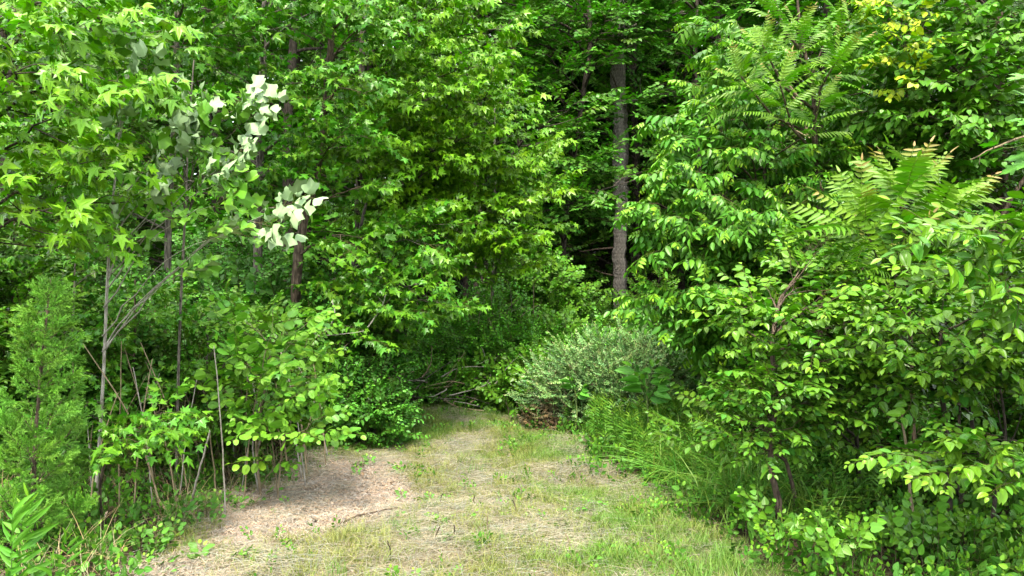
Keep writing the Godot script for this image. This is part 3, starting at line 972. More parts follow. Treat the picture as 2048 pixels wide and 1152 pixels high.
func make_right() -> void:
	tree("ash_tree", "ash tree with drooping compound leaves in the middle of the right side", "tree", "ash", [foot(1538, 7.2), px(1533, 700, 7.2), px(1518, 480, 7.2), px(1526, 380, 7.2), px(1540, 230, 7.2)], .035, .012, "brown",
		[px(1340, 330, 6.5), px(1310, 400, 6.5), px(1350, 470, 6.4), px(1320, 580, 6.4), px(1290, 600, 6.6), px(1400, 260, 6.6), px(1450, 210, 6.7), px(1560, 220, 6.8), px(1640, 260, 6.8), px(1670, 330, 6.7), px(1500, 290, 6.4), px(1430, 370, 6.2), px(1590, 370, 6.4), px(1550, 470, 6.3), px(1420, 550, 6.2), px(1480, 420, 6.1), px(1390, 420, 6.3), px(1500, 560, 6.4), px(1370, 640, 6.5), px(1360, 230, 7.2), px(1430, 640, 6.6)],
		{"sub": 0.34, "gap": 0.2, "tgap": 0.15, "leaves": 290, "limb": .012, "rise": 0.5, "lift": 0.15, "sag": 0.25, "size": 0.95, "pull": 0.9})
	tree("ash_tree", "second ash stem, tan and leaning, behind the first", "tree", "ash_plain", [foot(1680, 7.8), px(1672, 600, 7.8), px(1655, 420, 7.8), px(1630, 340, 7.8), px(1600, 200, 7.8)], .035, .012, "tan",
		[px(1450, 180, 7.4), px(1490, 120, 7.4), px(1700, 220, 7.4), px(1580, 300, 7.5), px(1480, 500, 7.2), px(1650, 520, 7.2), px(1720, 420, 7.4), px(1460, 60, 7.8), px(1600, 430, 7.3), px(1560, 540, 7.2), px(1460, 600, 7.3)],
		{"sub": 0.5, "gap": 0.2, "tgap": 0.16, "leaves": 120, "limb": .014, "sag": 0.25})
	heaven("tree of heaven with reddish frond tips against the top edge", [foot(1640, 6.7), px(1640, 500, 6.7), px(1627, 180, 6.6), px(1600, 60, 6.6), px(1590, -60, 6.6)], .028,
		[[px(1525, 90, 6.2), Vector3(-.4, 1, .3), 14, 3], [px(1600, 60, 6.3), Vector3(0, 1, .3), 16, 3], [px(1680, 110, 6.2), Vector3(.5, 1, .4), 14, 3], [px(1560, 170, 6.0), Vector3(-.2, 1, .5), 12, 2], [px(1480, 150, 6.3), Vector3(-.7, .8, .3), 11, 2], [px(1700, 40, 6.4), Vector3(.4, 1, .1), 13, 3], [px(1550, 0, 6.5), Vector3(0, 1, 0), 12, 2], [px(1640, 200, 6.2), Vector3(.1, 1, .5), 9, 2]], 0.68)
	heaven("tree of heaven with a fan of long red-tipped fronds at right", [foot(1830, 5.4), px(1822, 700, 5.4), px(1812, 500, 5.4), px(1806, 400, 5.4)], .02,
		[[px(1806, 385, 5.2), Vector3(0, 1, .15), 22, 6], [px(1725, 440, 5.1), Vector3(-.5, .9, .3), 12, 3], [px(1880, 420, 5.2), Vector3(.5, .9, .2), 12, 3], [px(1790, 520, 5.0), Vector3(-.1, 1, .6), 10, 1]], 1.05)
	heaven("small tree of heaven behind the oval-leaved shrub, pinkish tips", [foot(1690, 6.4), px(1690, 700, 6.4), px(1680, 500, 6.4)], .016,
		[[px(1680, 490, 6.3), Vector3(-.1, 1, .2), 12, 4], [px(1740, 520, 6.2), Vector3(.4, 1, .2), 9, 3], [px(1600, 430, 6.5), Vector3(-.4, 1, .2), 9, 4]], 0.7)
	# vine-hung trees at the upper right
	tree("vine_hung_tree", "tree smothered in heart-leaved vines at the upper right corner", "tree", "heart", [foot(2010, 7.2), px(2005, 500, 7.2), px(2000, 200, 7.2), px(1990, -200, 7.2)], .07, .04, "brown",
		[px(1790, 40, 6.6), px(1800, 150, 6.5), px(1760, 230, 6.6), px(1850, 100, 6.4), px(1900, 30, 6.6), px(1840, 220, 6.3), px(1900, 160, 6.3), px(1960, 100, 6.4), px(1820, -40, 6.8), px(1920, -50, 6.8), px(1780, 310, 6.6), px(2030, 30, 6.6), px(1720, 180, 6.8), px(1740, 290, 6.7)],
		{"sub": 0.55, "gap": 0.19, "tgap": 0.13, "leaves": 280, "limb": .02, "sag": 0.3})
	tree("vine_hung_tree", "dark shaded tree at the right edge behind the heart-leaved vines", "tree", "oval_plain", [foot(2120, 7.6), px(2110, 500, 7.6), px(2100, 100, 7.6), px(2090, -200, 7.6)], .08, .04, "dark",
		[px(1960, 250, 7.0), px(2000, 180, 7.0), px(2040, 280, 6.8), px(1930, 330, 7.2), px(2060, 90, 7.0), px(1980, 20, 7.2), px(1900, 260, 7.4), px(2050, 380, 7.0), px(1880, 380, 7.6), px(2080, -20, 7.0), px(1800, 350, 7.8)],
		{"sub": 0.7, "gap": 0.2, "tgap": 0.15, "leaves": 100, "limb": .02, "size": 1.2})
	tree("yellow_vine", "yellow young vine shoots at the top right, beside the tree of heaven", "vine", "heart_yellow", [foot(1795, 6.9), px(1800, 600, 6.9), px(1812, 300, 6.8), px(1810, 20, 6.6)], .01, .004, "brown",
		[px(1760, 40, 6.4), px(1800, 90, 6.2), px(1770, 110, 6.3), px(1830, 30, 6.4), px(1810, 160, 6.2), px(1770, 10, 6.6)], {"sub": 0.16, "gap": 0.25, "tgap": 0.2, "leaves": 90, "limb": .004, "size": 0.8, "bare": 0.6})
	# oval-leaved shrubs
	var sh := {"sub": 0.27, "gap": 0.13, "tgap": 0.11, "leaves": 290, "limb": .01, "rise": 0.5, "lift": 0.1, "pull": 0.85, "bias": Vector3(0, 0.5, 0.12), "loose": 0.35}
	tree("persimmon_sapling", "sapling with the largest yellow-green oval leaves at the right edge", "sapling", "oval_large", [foot(2160, 3.7), px(2150, 700, 3.7), px(2130, 480, 3.7), px(2110, 380, 3.7)], .02, .008, "brown",
		[px(1840, 450, 3.6), px(1900, 440, 3.5), px(1970, 430, 3.4), px(2030, 450, 3.3), px(1880, 520, 3.5), px(1950, 560, 3.4), px(2010, 540, 3.3), px(2060, 500, 3.4)], {"sub": 0.14, "gap": 0.15, "tgap": 0.14, "leaves": 300, "limb": .008, "rise": 0.3, "size": 0.88, "pull": 0.84})
	tree("oval_leaved_shrub", "wide shrub of layered yellow-green oval leaves with a crooked brown trunk", "shrub", "oval_bright", [foot(1558, 4.75), px(1556, 1000, 4.75), px(1542, 930, 4.8), px(1550, 800, 4.9), px(1545, 680, 5.0), px(1560, 600, 5.2)], .026, .012, "brown",
		[px(1490, 610, 5.1), px(1450, 640, 5.2), px(1540, 590, 5.2), px(1510, 615, 4.9), px(1600, 570, 5.2), px(1660, 600, 5.0), px(1560, 650, 4.8), px(1700, 640, 5.0), px(1520, 690, 5.0), px(1610, 700, 4.7), px(1570, 660, 4.9), px(1690, 560, 5.4), px(1640, 480, 5.6), px(1720, 700, 4.8), px(1660, 460, 5.7), px(1620, 620, 4.8)], sh)
	tree("oval_leaved_shrub", "low oval-leaved shrub leaning left over the tall grass, a few pale leaves", "shrub", "oval", [foot(1600, 4.9), px(1580, 950, 4.9), px(1540, 840, 4.9), px(1520, 780, 4.9)], .016, .008, "brown",
		[px(1490, 880, 4.7), px(1520, 770, 4.8), px(1570, 870, 4.7), px(1500, 800, 4.8), px(1550, 810, 4.7), px(1560, 880, 4.7), px(1560, 780, 4.6), px(1510, 840, 4.6), px(1600, 810, 4.7), px(1540, 740, 4.8)], sh)
	tree("oval_leaved_shrub", "shrub of bright oval leaves in front of the red-tipped fan", "shrub", "oval_bright", [foot(1900, 4.7), px(1895, 900, 4.7), px(1880, 720, 4.7), px(1890, 600, 4.7)], .02, .01, "dark",
		[px(1760, 650, 4.5), px(1800, 600, 4.5), px(1850, 640, 4.3), px(1930, 610, 4.4), px(1990, 650, 4.3), px(1900, 680, 4.2), px(1830, 720, 4.3), px(1980, 720, 4.2), px(2040, 690, 4.2), px(1760, 720, 4.6), px(1920, 560, 4.5), px(2040, 610, 4.4)], sh)
	tree("oval_leaved_shrub", "dusky oval-leaved shrub filling the middle of the right bank", "shrub", "oval", [foot(1720, 5.3), px(1715, 900, 5.3), px(1705, 760, 5.3), px(1710, 680, 5.3)], .02, .01, "dark",
		[px(1640, 760, 4.9), px(1700, 740, 4.8), px(1760, 790, 4.8), px(1620, 830, 4.9), px(1680, 820, 4.7), px(1800, 740, 4.9), px(1580, 790, 5.0), px(1840, 800, 5.0), px(1660, 700, 5.2), px(1600, 800, 5.0)], sh)
	tree("oval_leaved_shrub", "low branches with bright leaves reaching in from the right edge", "shrub", "oval_bright", [foot(2130, 3.9), px(2130, 950, 3.9), px(2110, 830, 3.9), px(2100, 780, 3.9)], .018, .008, "dark",
		[px(1830, 910, 3.9), px(1880, 920, 3.8), px(1950, 930, 3.7), px(2010, 920, 3.6), px(2040, 950, 3.6), px(1990, 880, 3.8)], {"sub": 0.2, "gap": 0.16, "tgap": 0.13, "leaves": 200, "limb": .006, "rise": 0.2, "bare": 0.35})
	tree("oval_leaved_shrub", "dim green shrub behind the tan sapling stem at lower right", "shrub", "oval", [foot(1960, 4.9), px(1955, 950, 4.9), px(1945, 850, 4.9), px(1940, 780, 4.9)], .02, .01, "dark",
		[px(1850, 780, 4.6), px(1960, 770, 4.4), px(1910, 760, 4.5), px(2030, 760, 4.3)], {"sub": 0.32, "gap": 0.17, "tgap": 0.14, "leaves": 200, "limb": .008})
	# shade behind the right bank
	var tl := ["dark shrub behind the low branches at the right edge", "dark shrub behind the tan sapling stem", "dark shrub behind the crooked brown trunk", "dark shrub under the ash tree", "shaded shrub under the fan of red-tipped fronds", "dark shrub under the dark tree at the right edge", "dark shrub beyond the second ash stem", "knee-high shrub between the crooked trunk and the tan stem", "knee-high shrub behind the tall grass"]
	var tx := [2020, 1860, 1680, 1500, 1800, 2050, 1640, 1690, 1560]
	var td := [6.0, 6.3, 6.4, 8.4, 7.4, 8.6, 9.6, 5.8, 6.3]
	var th := [1.3, 1.1, 1.0, 1.2, 2.2, 2.4, 2.2, 0.5, 0.7]
	for k in 9:
		shrub("thicket_shrub", tl[k], "shrub", ["oval_plain", "ivy"][k % 2], foot(tx[k], td[k]), Vector3(1.0, th[k], 0.7), 24, "dark", {"gap": 0.17, "leaves": 60, "wide": 0.6})
	rng.seed = 77
	var side_at := ground(4.5, -2.9)
	tree("roadside_tree", "tree just outside the right edge that shades the lower right bank", "tree", "maple", [side_at, side_at + Vector3(.1, 2.0, 0), side_at + Vector3(0, 3.7, .1)], .07, .03, "brown", round_ends(side_at, 24, 1.9, 3.9, 1.4, 0.9), {"sub": 0.7, "gap": 0.25, "tgap": 0.18, "size": 1.3, "limb": .02, "joined": true})
	stick("bare_sapling", "straight tan sapling stem rising through the lower right shade", "sapling", [foot(1830, 4.55), px(1818, 960, 4.55), px(1806, 850, 4.6), px(1795, 740, 4.7)], .011, .006, "tan", 2)
	stick("bare_sapling", "dark stem left of the tan sapling stem", "sapling", [foot(1760, 5.6), px(1766, 940, 5.6), px(1756, 860, 5.6), px(1745, 720, 5.6)], .018, .01, "dark", 4)
	stick("bare_sapling", "crooked dark stem between the tan stem and the right edge", "sapling", [foot(1925, 4.8), px(1925, 1010, 4.8), px(1912, 940, 4.9), px(1920, 800, 5.0)], .018, .01, "dark", 5)
	stick("bare_sapling", "dark stem nearest the lower right corner", "sapling", [foot(1985, 4.4), px(1990, 1000, 4.5), px(2010, 900, 4.6), px(2000, 780, 4.7)], .015, .008, "dark", 5)


# ---------------------------------------------------------------- low plants
func make_low_plants() -> void:
	var wl := ["leafy weed stem with long narrow leaves in the lower left corner", "narrow-leaved weed second from the left edge at the bottom", "narrow-leaved weed nearest the juniper's foot", "short narrow-leaved weed right of the corner weeds", "narrow-leaved weed at the very left edge", "narrow-leaved weed leaning right at the bottom left"]
	var wx := [20, 55, 75, 120, -15, 95]
	var wd := [3.5, 3.7, 3.95, 3.7, 3.8, 3.4]
	var wt := [1000, 985, 990, 1070, 1010, 1100]
	for k in 6:
		rng.seed = 500 + k
		var at := foot(wx[k], wd[k])
		var o := thing("leafy_weed", wl[k], "weed", at)
		var tw: Dictionary = S.willow_weed.twigs[k % 3]
		var h: float = px(0, wt[k], wd[k]).y - at.y
		var x := Transform3D(frame(UP + rv() * 0.12, Vector3(r(-1, 1), 0, r(-1, 1))).scaled(Vector3.ONE * clampf(h / 0.56, 0.5, 1.3)), Vector3(0, -0.01, 0))
		part("stem", tw.stem, o, x)
		for q in tw.places: part("leaf", S.willow_weed.one[q[0]], o, x * q[1])
	for k in 2:
		rng.seed = 520 + k
		var at := foot([1292, 1150][k], [6.9, 7.8][k])
		var o := thing("pokeweed", ["pokeweed with broad upright leaves in front of the pale bush", "smaller pokeweed at the left front of the pale bush"][k], "weed", at)
		var g := Geo.new()
		var h: float = [0.74, 0.5][k]
		tube(g, [Vector3(0, -.03, 0), Vector3(.02, h * .5, .01), Vector3(0, h, 0)], [.012, .01, .007], 6, Color(.18, .24, .08))
		part("stem", g.mesh(S.poke.mat), o)
		for m in [4, 2][k]:
			var a : float = m * 1.7 + 0.4
			var x := Transform3D(frame(Vector3(cos(a) * 0.5, 0.9, sin(a) * 0.5), Vector3(-cos(a), 0.5, 0.5 - sin(a))).scaled(Vector3.ONE * [0.85, 0.6][k]), Vector3(0, h * r(0.5, 0.95), 0))
			part("twig", S.poke.twigs[m % 2].stem, o, x)
			for q in S.poke.twigs[m % 2].places: part("leaf", S.poke.one[q[0]], o, x * q[1])
	# small heart-leaved plants in the lower right
	var hx := [1560, 1640, 1690, 1745, 1800, 1860, 1930, 1500]
	var hd := [4.05, 3.95, 3.8, 3.9, 4.0, 3.9, 4.1, 4.5]
	var hl := ["yellow-tipped leafy seedling at the trail's right edge", "heart-leaved seedling right of the yellow-tipped one", "cluster of dull heart leaves at the bottom edge right", "heart-leaved plant below the crooked brown trunk", "heart-leaved plant at the foot of the tan sapling stem", "small heart-leaved plant right of the tan stem", "heart-leaved plant toward the lower right corner", "small leafy plant between tall grass and crooked trunk"]
	for k in 8:
		shrub("leafy_seedling", hl[k], "seedling", "heart" if k % 3 else "oval_bright", foot(hx[k], hd[k]), Vector3(.14, .2, .12), 3, "brown", {"sub": 0.05, "least": 0, "gap": 9.0, "tgap": 0.12, "leaves": 150, "size": 0.66, "limb": .003})
	# plants on the trail and along its left edge
	var cx := [330, 430, 465, 380, 290, 830, 860, 930, 700, 770, 1090, 1110, 1180, 1300, 1240]
	var cd := [4.5, 5.2, 5.5, 4.2, 4.1, 5.6, 5.0, 7.0, 6.6, 6.3, 5.0, 4.7, 5.2, 5.3, 4.3]
	var cs := [1.1, 1.2, 1.3, 1.2, 0.9, 1.0, 1.1, 0.7, 1.1, 1.0, 0.9, 1.1, 0.8, 1.0, 0.8]
	for k in 15:
		rng.seed = 540 + k
		var at := foot(cx[k], cd[k])
		var where: String = ["on the dry grass left of the dirt patch", "on the mown straw", "on the green side of the trail"][0 if k < 5 else 1 if k < 10 else 2]
		var o := thing("creeping_weed", "small three-leaved weed " + where, "weed", at, "small weeds " + where)
		for m in 7:
			var a := m * 2.1 + r(-.3, .3)
			var x := Transform3D(frame(Vector3(cos(a), r(.4, 1.3), sin(a)), UP).scaled(Vector3.ONE * cs[k] * r(.4, .9)), Vector3(r(-.22, .22), -.01, r(-.16, .16)))
			part("twig", S.creeper.twigs[m % 3].stem, o, x)
			for q in S.creeper.twigs[m % 3].places: part("leaf", S.creeper.one[q[0]], o, x * q[1])


func scatter(called: String, label: String, meshes: Array, count: int, box: Rect2, keep: Callable, size: Vector2, tint: Callable, lean: float, sink := 0.0) -> void:
	var o := thing(called, label, "ground cover", Vector3.ZERO)
	o.set_meta("kind", "stuff")
	var lists := []
	for k in meshes.size(): lists.append([[], []])
	for k in count:
		var x := r(box.position.x, box.end.x)
		var d := r(box.position.y, box.end.y)
		var share: float = (keep as Callable).call(x, d)
		if rng.randf() > share: continue
		var b := frame((UP + Vector3(r(-1, 1), 0, r(-1, 1)) * lean), Vector3(r(-1, 1), 0, r(-1, 1)))
		var w := rng.randi() % meshes.size()
		lists[w][0].append(Transform3D(b.scaled(Vector3.ONE * r(size.x, size.y) * lerpf(0.75, 1.0, share)), ground(x, -d) + UP * sink))
		lists[w][1].append((tint as Callable).call(x, d))
	for k in meshes.size():
		if lists[k][0].size(): mass("tufts", meshes[k], o, lists[k][0], lists[k][1])


func tuft(n: int, h: float, w: float, spread: float, flop: float, col: Color, mat: Material) -> ArrayMesh:
	var g := Geo.new()
	for k in n:
		var a := r(0, TAU)
		var dir := Vector3(cos(a), 0, sin(a))
		var side := Vector3(-sin(a), 0, cos(a)).rotated(UP, r(-.8, .8))
		var p := Vector3(r(-1, 1), 0, r(-1, 1)) * spread
		var hh := h * r(0.5, 1.15)
		var f := flop * r(0.3, 1.4)
		var at := g.v.size()
		var c := hue(col, 0.8)
		for m in 4:
			var t := m / 3.0
			var q := p + UP * hh * (t - 0.35 * f * t * t) + dir * hh * f * t * t
			var ww := w * (1.0 - t * 0.93) * (0.8 if m == 0 else 1.0)
			g.v.append(q - side * ww)
			g.v.append(q + side * ww)
			g.c.append(c)
			g.c.append(c)
		for m in 3: g.quad(at + m * 2, at + m * 2 + 2, at + m * 2 + 3, at + m * 2 + 1)
	g.smooth()
	return g.mesh(mat)


func litter(n: int, length: float, w: float, spread: float, col: Color, mat: Material) -> ArrayMesh:     # stalks lying on the ground
	var g := Geo.new()
	for k in n:
		var a := r(0, TAU)
		var dir := Vector3(cos(a), r(-.06, .12), sin(a)).normalized()
		var p := Vector3(r(-1, 1) * spread, r(0.004, 0.03), r(-1, 1) * spread)
		var l := length * r(0.35, 1.2)
		var bend := Vector3(-sin(a), 0, cos(a)) * l * r(-.25, .25)
		tube(g, [p, p + dir * l * 0.5 + bend * 0.5 + UP * r(0, .02), p + dir * l + bend * 0.2], [w, w * 0.9, w * 0.4], 3, hue(col, 0.7) * r(0.7, 1.15))
	return g.mesh(mat)


func make_trail_cover() -> void:
	rng.seed = 900
	var gm := leafmat(Color(.5, .7, .15), 0.55, 0.4)
	var sm := leafmat(Color.BLACK, 0.7, 0.35)
	var mown := []
	for k in 4: mown.append(tuft(13, .075, .0019, .04, .7, lin(.19, .26, .06), gm))
	var white := func(_x, _d): return Color(1, 1, 1) * r(0.85, 1.12)
	scatter("mown_grass", "short mown grass, green and yellowing, along the trail", mown, 36000, Rect2(-2.6, 3.4, 4.6, 7.2), func(x, d): return on_trail(x, d) * (1.0 - on_dirt(x, d)) * clampf(0.55 + 0.6 * greenness(x, d) + 0.8 * patchy.get_noise_2d(x * 70.0 + 11.0, d * 70.0), 0.08, 1.0), Vector2(.6, 1.5),
		func(x, d):
			var g := greenness(x, d) * r(0.4, 1.1)
			return Color(1.3, 1.0, 1.1).lerp(Color(.62, .95, .5), clampf(g + patchy.get_noise_2d(x * 60.0, d * 60.0 + 200.0) * 0.8, 0, 1)), 0.3)
	var straw := []
	for k in 4: straw.append(litter(15, .16, .0011, .13, [lin(.38, .34, .25), lin(.35, .33, .26), lin(.38, .33, .26), lin(.29, .25, .18)][k], sm))
	scatter("straw", "cut dry straw strewn over the trail", straw, 9000, Rect2(-2.7, 3.4, 4.6, 7.0), func(x, d): return on_trail(x, d) * clampf(0.2 + 0.8 * (1.0 - greenness(x, d)) + patchy.get_noise_2d(x * 90.0, d * 90.0 + 40.0), 0.05, 1.0) * (1.0 - 0.88 * on_dirt(x, d)), Vector2(.6, 1.25), white, 0.06)
	var dead := []
	for k in 4:
		var g := Geo.new()
		for m in 6:
			var lf := leaf(V([0, 0, .25, .1, .36, .35, .3, .7, 0, 1]), r(.025, .05), hue([lin(.22, .15, .1), lin(.33, .25, .19), lin(.4, .32, .27)][m % 3], .7), r(.2, .9), r(-.6, .8), .15)
			g.add(lf, Transform3D(frame(Vector3(r(-1, 1), r(-.15, .25), r(-1, 1)), UP + rv() * .5), Vector3(r(-.1, .1), .012, r(-.1, .1))))
		dead.append(g.mesh(sm))
	scatter("dead_leaves", "brown curled dead leaves over the dirt patch and verges", dead, 7000, Rect2(-3.2, 3.3, 5.2, 7.4), func(x, d): return clampf(0.5 * on_dirt(x, d) + 0.03 * (1.0 - on_trail(x, d)) + 0.04, 0, 1), Vector2(.6, 1.2), white, 0.1)
	var chips := []
	for k in 3: chips.append(litter(10, .05, .0018, .08, lin(.48, .385, .32), sm))
	scatter("wood_chips", "pale bark chips and chopped stalks on the dirt patch", chips, 6500, Rect2(-2.6, 3.4, 2.6, 4.0), func(x, d): return on_dirt(x, d), Vector2(.7, 1.3), white, 0.06)
	var mats := []
	for k in 3: mats.append(litter(34, .2, .0013, .12, [lin(.42, .38, .29), lin(.38, .36, .29), lin(.38, .34, .27)][k], sm))
	scatter("straw_mats", "matted pale straw left in drifts by the mower", mats, 2600, Rect2(-2.4, 3.4, 4.3, 6.2), func(x, d): return on_trail(x, d) * (1.0 - 0.6 * on_dirt(x, d)) * smoothstep(0.02, 0.22, patchy.get_noise_2d(x * 75.0 + 300.0, d * 40.0) - 0.12 * greenness(x, d)), Vector2(.7, 1.2), white, 0.05, .01)
	var clumps := []
	for k in 3: clumps.append(tuft(22, .13, .0022, .045, .6, lin(.13, .26, .045), gm))
	scatter("grass_clumps", "taller green grass clumps left standing on the trail", clumps, 1500, Rect2(-2.5, 3.4, 4.4, 6.6), func(x, d): return on_trail(x, d) * (1.0 - on_dirt(x, d)) * smoothstep(0.12, 0.32, patchy.get_noise_2d(x * 80.0 + 500.0, d * 80.0)), Vector2(.6, 1.2), white, 0.25)
	var clover := []
	for k in 3: clover.append(S.creeper.twigs[k].whole)
	scatter("trail_weeds", "small broad-leaved weeds in patches on the mown trail", clover, 5200, Rect2(-2.4, 3.4, 4.3, 6.6), func(x, d): return on_trail(x, d) * (1.0 - 0.7 * on_dirt(x, d)) * smoothstep(0.08, 0.3, patchy.get_noise_2d(x * 65.0 - 150.0, d * 65.0)) * (0.5 + 0.5 * greenness(x, d)), Vector2(.3, .75), white, 1.0, -.005)
	# tall grass right of the trail
	var tall := []
	for k in 4: tall.append(tuft(9, .58, .0058, .05, 1.1, lin(.16, .37, .055), gm))
	scatter("tall_grass", "tall green grass clump along the right side of the trail", tall, 4200, Rect2(0.5, 4.6, 2.4, 3.2), func(x, d): return smoothstep(0.0, 0.3, x - edge_right(d) - 0.0) * (1.0 - smoothstep(0.6, 1.0, x - edge_right(d) - 0.1)) * 0.75 * (1.0 - 0.8 * smoothstep(6.3, 6.9, d)) * smoothstep(4.6, 5.2, d) * smoothstep(-0.25, 0.1, patchy.get_noise_2d(x * 45.0, d * 45.0 + 70.0)), Vector2(.45, 1.2), func(_x, _d): return Color(r(.7, 1.5), r(.75, 1.15), r(.6, 1.1)), 0.4)
	var wd := []
	for k in 3: wd.append(S.weed.twigs[k].whole)
	scatter("weed_patch", "patch of narrow-leaved weeds between the pale bush and the tall grass", wd, 1900, Rect2(0.2, 5.0, 2.5, 3.7), func(x, d): return smoothstep(0.0, 0.25, x - edge_right(d) - 0.05) * (0.85 if d > 6.2 else 0.3), Vector2(.65, 1.05), white, 0.25, -0.02)
	# short green stuff on both verges
	var low := []
	for k in 3: low.append(S.creeper.twigs[k].whole)
	scatter("ground_cover", "low leafy ground cover on the shaded verges", low, 25000, Rect2(-5.5, 3.2, 11.0, 8.6), func(x, d): return (1.0 - on_trail(x, d)) * (0.5 if x < 0.0 else maxf(0.55, smoothstep(0.4, 1.0, x - edge_right(d)))), Vector2(.5, 1.3), func(_x, _d): return Color(.75, .85, .8) * r(.7, 1.25), 0.9)
	var dry := []
	for k in 3: dry.append(tuft(12, .34, .0024, .07, 1.1, lin(.42, .34, .2), sm))
	scatter("dry_grass", "tan dead grass left of the dirt patch, under the saplings", dry, 1700, Rect2(-4.2, 3.8, 2.6, 3.4), func(x, d): return 0.5 * smoothstep(0.1, -0.15, x - edge_left(d)) * smoothstep(-0.25, 0.25, patchy.get_noise_2d(x * 35.0, d * 35.0) + 0.1), Vector2(.6, 1.2), white, 0.5)
	var fresh := []
	for k in 3: fresh.append(tuft(10, .3, .003, .05, .6, lin(.1, .24, .03), gm))
	scatter("verge_grass", "green grass tufts in the left verge and at the trail's end", fresh, 1500, Rect2(-4.5, 3.3, 6.5, 7.6), func(x, d): return 0.45 * (1.0 - on_trail(x, d)) * (1.0 if x < 0.0 or d > 8.5 else 0.4), Vector2(.5, 1.1), white, 0.35)


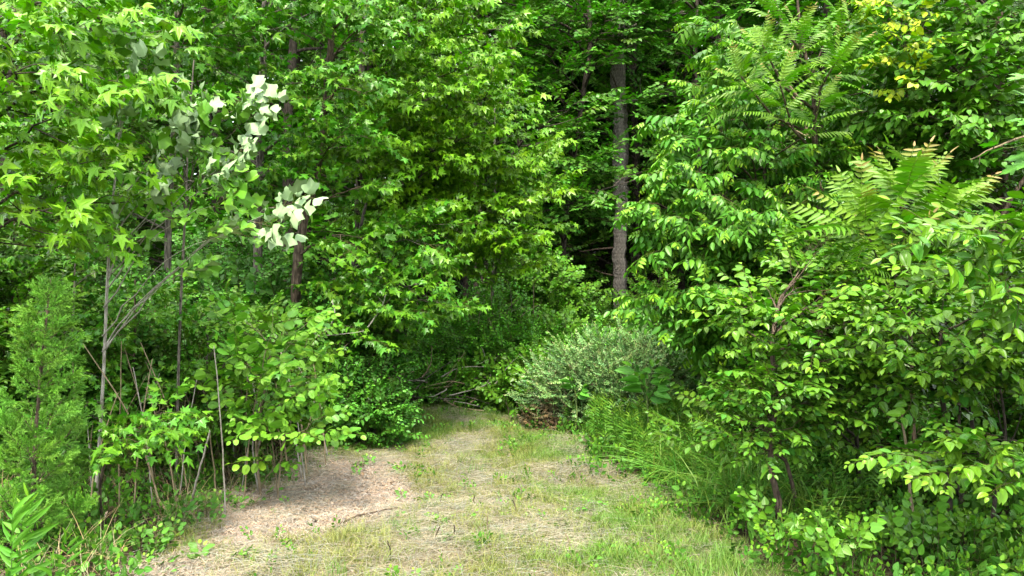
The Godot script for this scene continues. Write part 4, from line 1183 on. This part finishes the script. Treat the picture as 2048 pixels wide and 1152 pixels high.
# ---------------------------------------------------------------- sticks
func make_sticks() -> void:
	rng.seed = 1200
	for k in 34:                                     # dead stalks along the left verge
		var x := r(120, 660)
		var d := r(5.0, 6.4)
		if x > 560: d = r(5.9, 6.8)
		var b := foot(x, d)
		var h := r(0.5, 1.25)
		var lean := Vector3(r(-.35, .35), 0, r(-.2, .3)) * h
		stick("dead_stalk", "thin dry stalk standing in the left verge among the saplings", "stalk", [b + Vector3.DOWN * 0.03, b + UP * h * 0.5 + lean * 0.35, b + UP * h + lean], r(.005, .008), .003, ["tan", "pale", "tan"][k % 3], 1 if k % 2 else 0, "dead stalks in the left verge")
		rng.seed = 1201 + k * 3
	for k in 12:                                     # bramble canes
		var x := r(330, 500)
		var b := foot(x, r(5.9, 6.6))
		var s := r(-0.8, 0.8)
		stick("bramble_cane", "arching dark bramble cane left of the redbud shrub", "cane", [b, b + Vector3(s * 0.2, r(.5, .8), .1), b + Vector3(s * 0.6, r(.6, .95), .2), b + Vector3(s, r(.3, .6), .3)], .004, .002, "brown", 2, "bramble canes")
		rng.seed = 1301 + k * 3
	stick("crooked_sapling", "pale crooked stem rising from the dirt beside the redbud", "sapling", [foot(556, 5.6), px(560, 930, 5.6), px(566, 880, 5.55), px(572, 800, 5.5)], .007, .004, "tan", 2)
	stick("crooked_sapling", "second pale stem leaning left of the redbud's foot", "sapling", [foot(520, 5.75), px(505, 900, 5.75), px(514, 820, 5.7), px(500, 740, 5.7)], .008, .004, "pale", 3)
	stick("leaning_pole", "grey leaning pole among dry grass at the left", "stick", [foot(382, 5.3), px(396, 950, 5.25), px(420, 860, 5.2)], .008, .006, "pale")
	stick("dead_branch", "pale bare branch lying level under the low sweetgum", "branch", [px(566, 677, 7.3), px(600, 670, 7.2), px(640, 671, 7.2), px(690, 668, 7.2)], .009, .006, "pale", 2)
	stick("dead_branch", "pale hooked branch above the level bare one", "branch", [px(640, 672, 7.25), px(660, 655, 7.2), px(669, 625, 7.2), px(664, 600, 7.2)], .008, .004, "pale", 0)
	stick("dead_branch", "white bare fork in the low sweetgum's leaves", "branch", [px(735, 655, 7.4), px(760, 620, 7.4), px(772, 590, 7.3)], .008, .004, "pale", 1)
	stick("dead_branch", "bare brown branch at the right edge, above the oval-leaved saplings", "branch", [px(2070, 265, 6.2), px(2000, 290, 6.2), px(1940, 320, 6.2)], .012, .005, "tan", 2)
	stick("dead_branch", "dark leaning limb at the right edge in the shade", "branch", [px(2080, 320, 6.6), px(2040, 370, 6.6), px(2005, 430, 6.6)], .022, .018, "brown", 1)
	stick("dead_branch", "grey limb across the shade at lower right", "branch", [px(1860, 1020, 5.0), px(1930, 1003, 4.9), px(2000, 990, 4.8)], .008, .005, "brown", 2)
	stick("dead_branch", "fallen grey branch poking up from the brush pile's left", "branch", [px(810, 785, 8.9), px(790, 740, 8.9), px(772, 715, 8.9)], .012, .006, "grey", 2)
	# the brush pile
	stick("log", "short reddish brown log lying in the brush pile", "log", [px(755, 800, 9.7), px(800, 803, 9.6), px(840, 800, 9.6)], .07, .06, "brown")
	stick("stump", "small brown stump in the middle of the brush pile", "stump", [px(950, 812, 9.8), px(952, 790, 9.8), px(955, 768, 9.8)], .07, .055, "brown")
	for k in 30:
		rng.seed = 1401 + k * 3
		var a := foot(r(790, 1000), r(9.1, 9.6)) + UP * r(0.03, 0.55)
		var l := Vector3(r(-.7, .7), r(-.12, .16) if k % 4 else r(.25, .6), r(-.2, .3))
		stick("brush_stick", "grey-brown dead stick tangled in the brush pile", "stick", [a, a + l * 0.5 + rv() * .06, a + l], r(.005, .011), .003, ["tan", "grey", "pale"][k % 3], 2 if k % 2 else 1, "sticks of the brush pile")
	for k in 9:
		rng.seed = 1501 + k * 3
		var a := px(r(960, 1120), r(620, 690), r(9.8, 10.4))
		stick("bare_stick", "bare stick poking out of the vine mounds", "stick", [a, a + Vector3(r(-.2, .2), r(.1, .5), .15), a + Vector3(r(-.5, .5), r(.1, .6), .3)], .006, .002, ["tan", "grey"][k % 2], 1, "bare sticks in the vine mounds")
	# on the trail
	stick("fallen_twig", "longest brown twig lying at the right rim of the dirt patch", "twig", [ground(-1.25, -4.75) + UP * .02, ground(-1.05, -5.0) + UP * .04, ground(-0.82, -5.25) + UP * .03], .008, .004, "brown", 2)
	stick("fallen_twig", "brown twig lying on the straw in the middle of the trail", "twig", [ground(-0.5, -4.9) + UP * .02, ground(-0.3, -5.05) + UP * .03, ground(-0.22, -5.2) + UP * .03], .006, .003, "brown", 1)
	stick("fallen_twig", "thin dark twig across the dirt patch", "twig", [ground(-1.7, -5.2) + UP * .015, ground(-1.5, -5.22) + UP * .02, ground(-1.3, -5.3) + UP * .02], .004, .002, "brown", 1)
	for k in 16:
		rng.seed = 1701 + k * 3
		var at := ground(r(-2.0, -0.6), -r(4.3, 6.6)) + UP * .012
		var l := Vector3(r(-1, 1), 0, r(-1, 1)).normalized() * r(.12, .38)
		stick("chopped_stick", "short chopped stick lying on the dirt patch", "stick", [at, at + l * .5 + Vector3(r(-.02, .02), .008, r(-.02, .02)), at + l], r(.003, .007), .002, ["tan", "brown", "pale"][k % 3], k % 2, "chopped sticks on the dirt patch")
	for k in 9:
		rng.seed = 1601 + k * 3
		var b := ground([-0.47, -0.36, -0.15, -0.28, -0.55, -1.3, 0.02, -0.7, 0.35][k], -[4.5, 4.55, 4.6, 5.3, 5.5, 6.4, 5.0, 4.2, 4.4][k])
		stick("cut_stub", "short cut sapling stub sticking up from the trail", "stub", [b + Vector3.DOWN * .02, b + UP * .05 + rv() * .01, b + Vector3(r(-.03, .03), r(.09, .14), r(-.02, .02))], .005, .0035, ["brown", "dark", "tan"][k % 3], 0, "cut stubs on the trail")
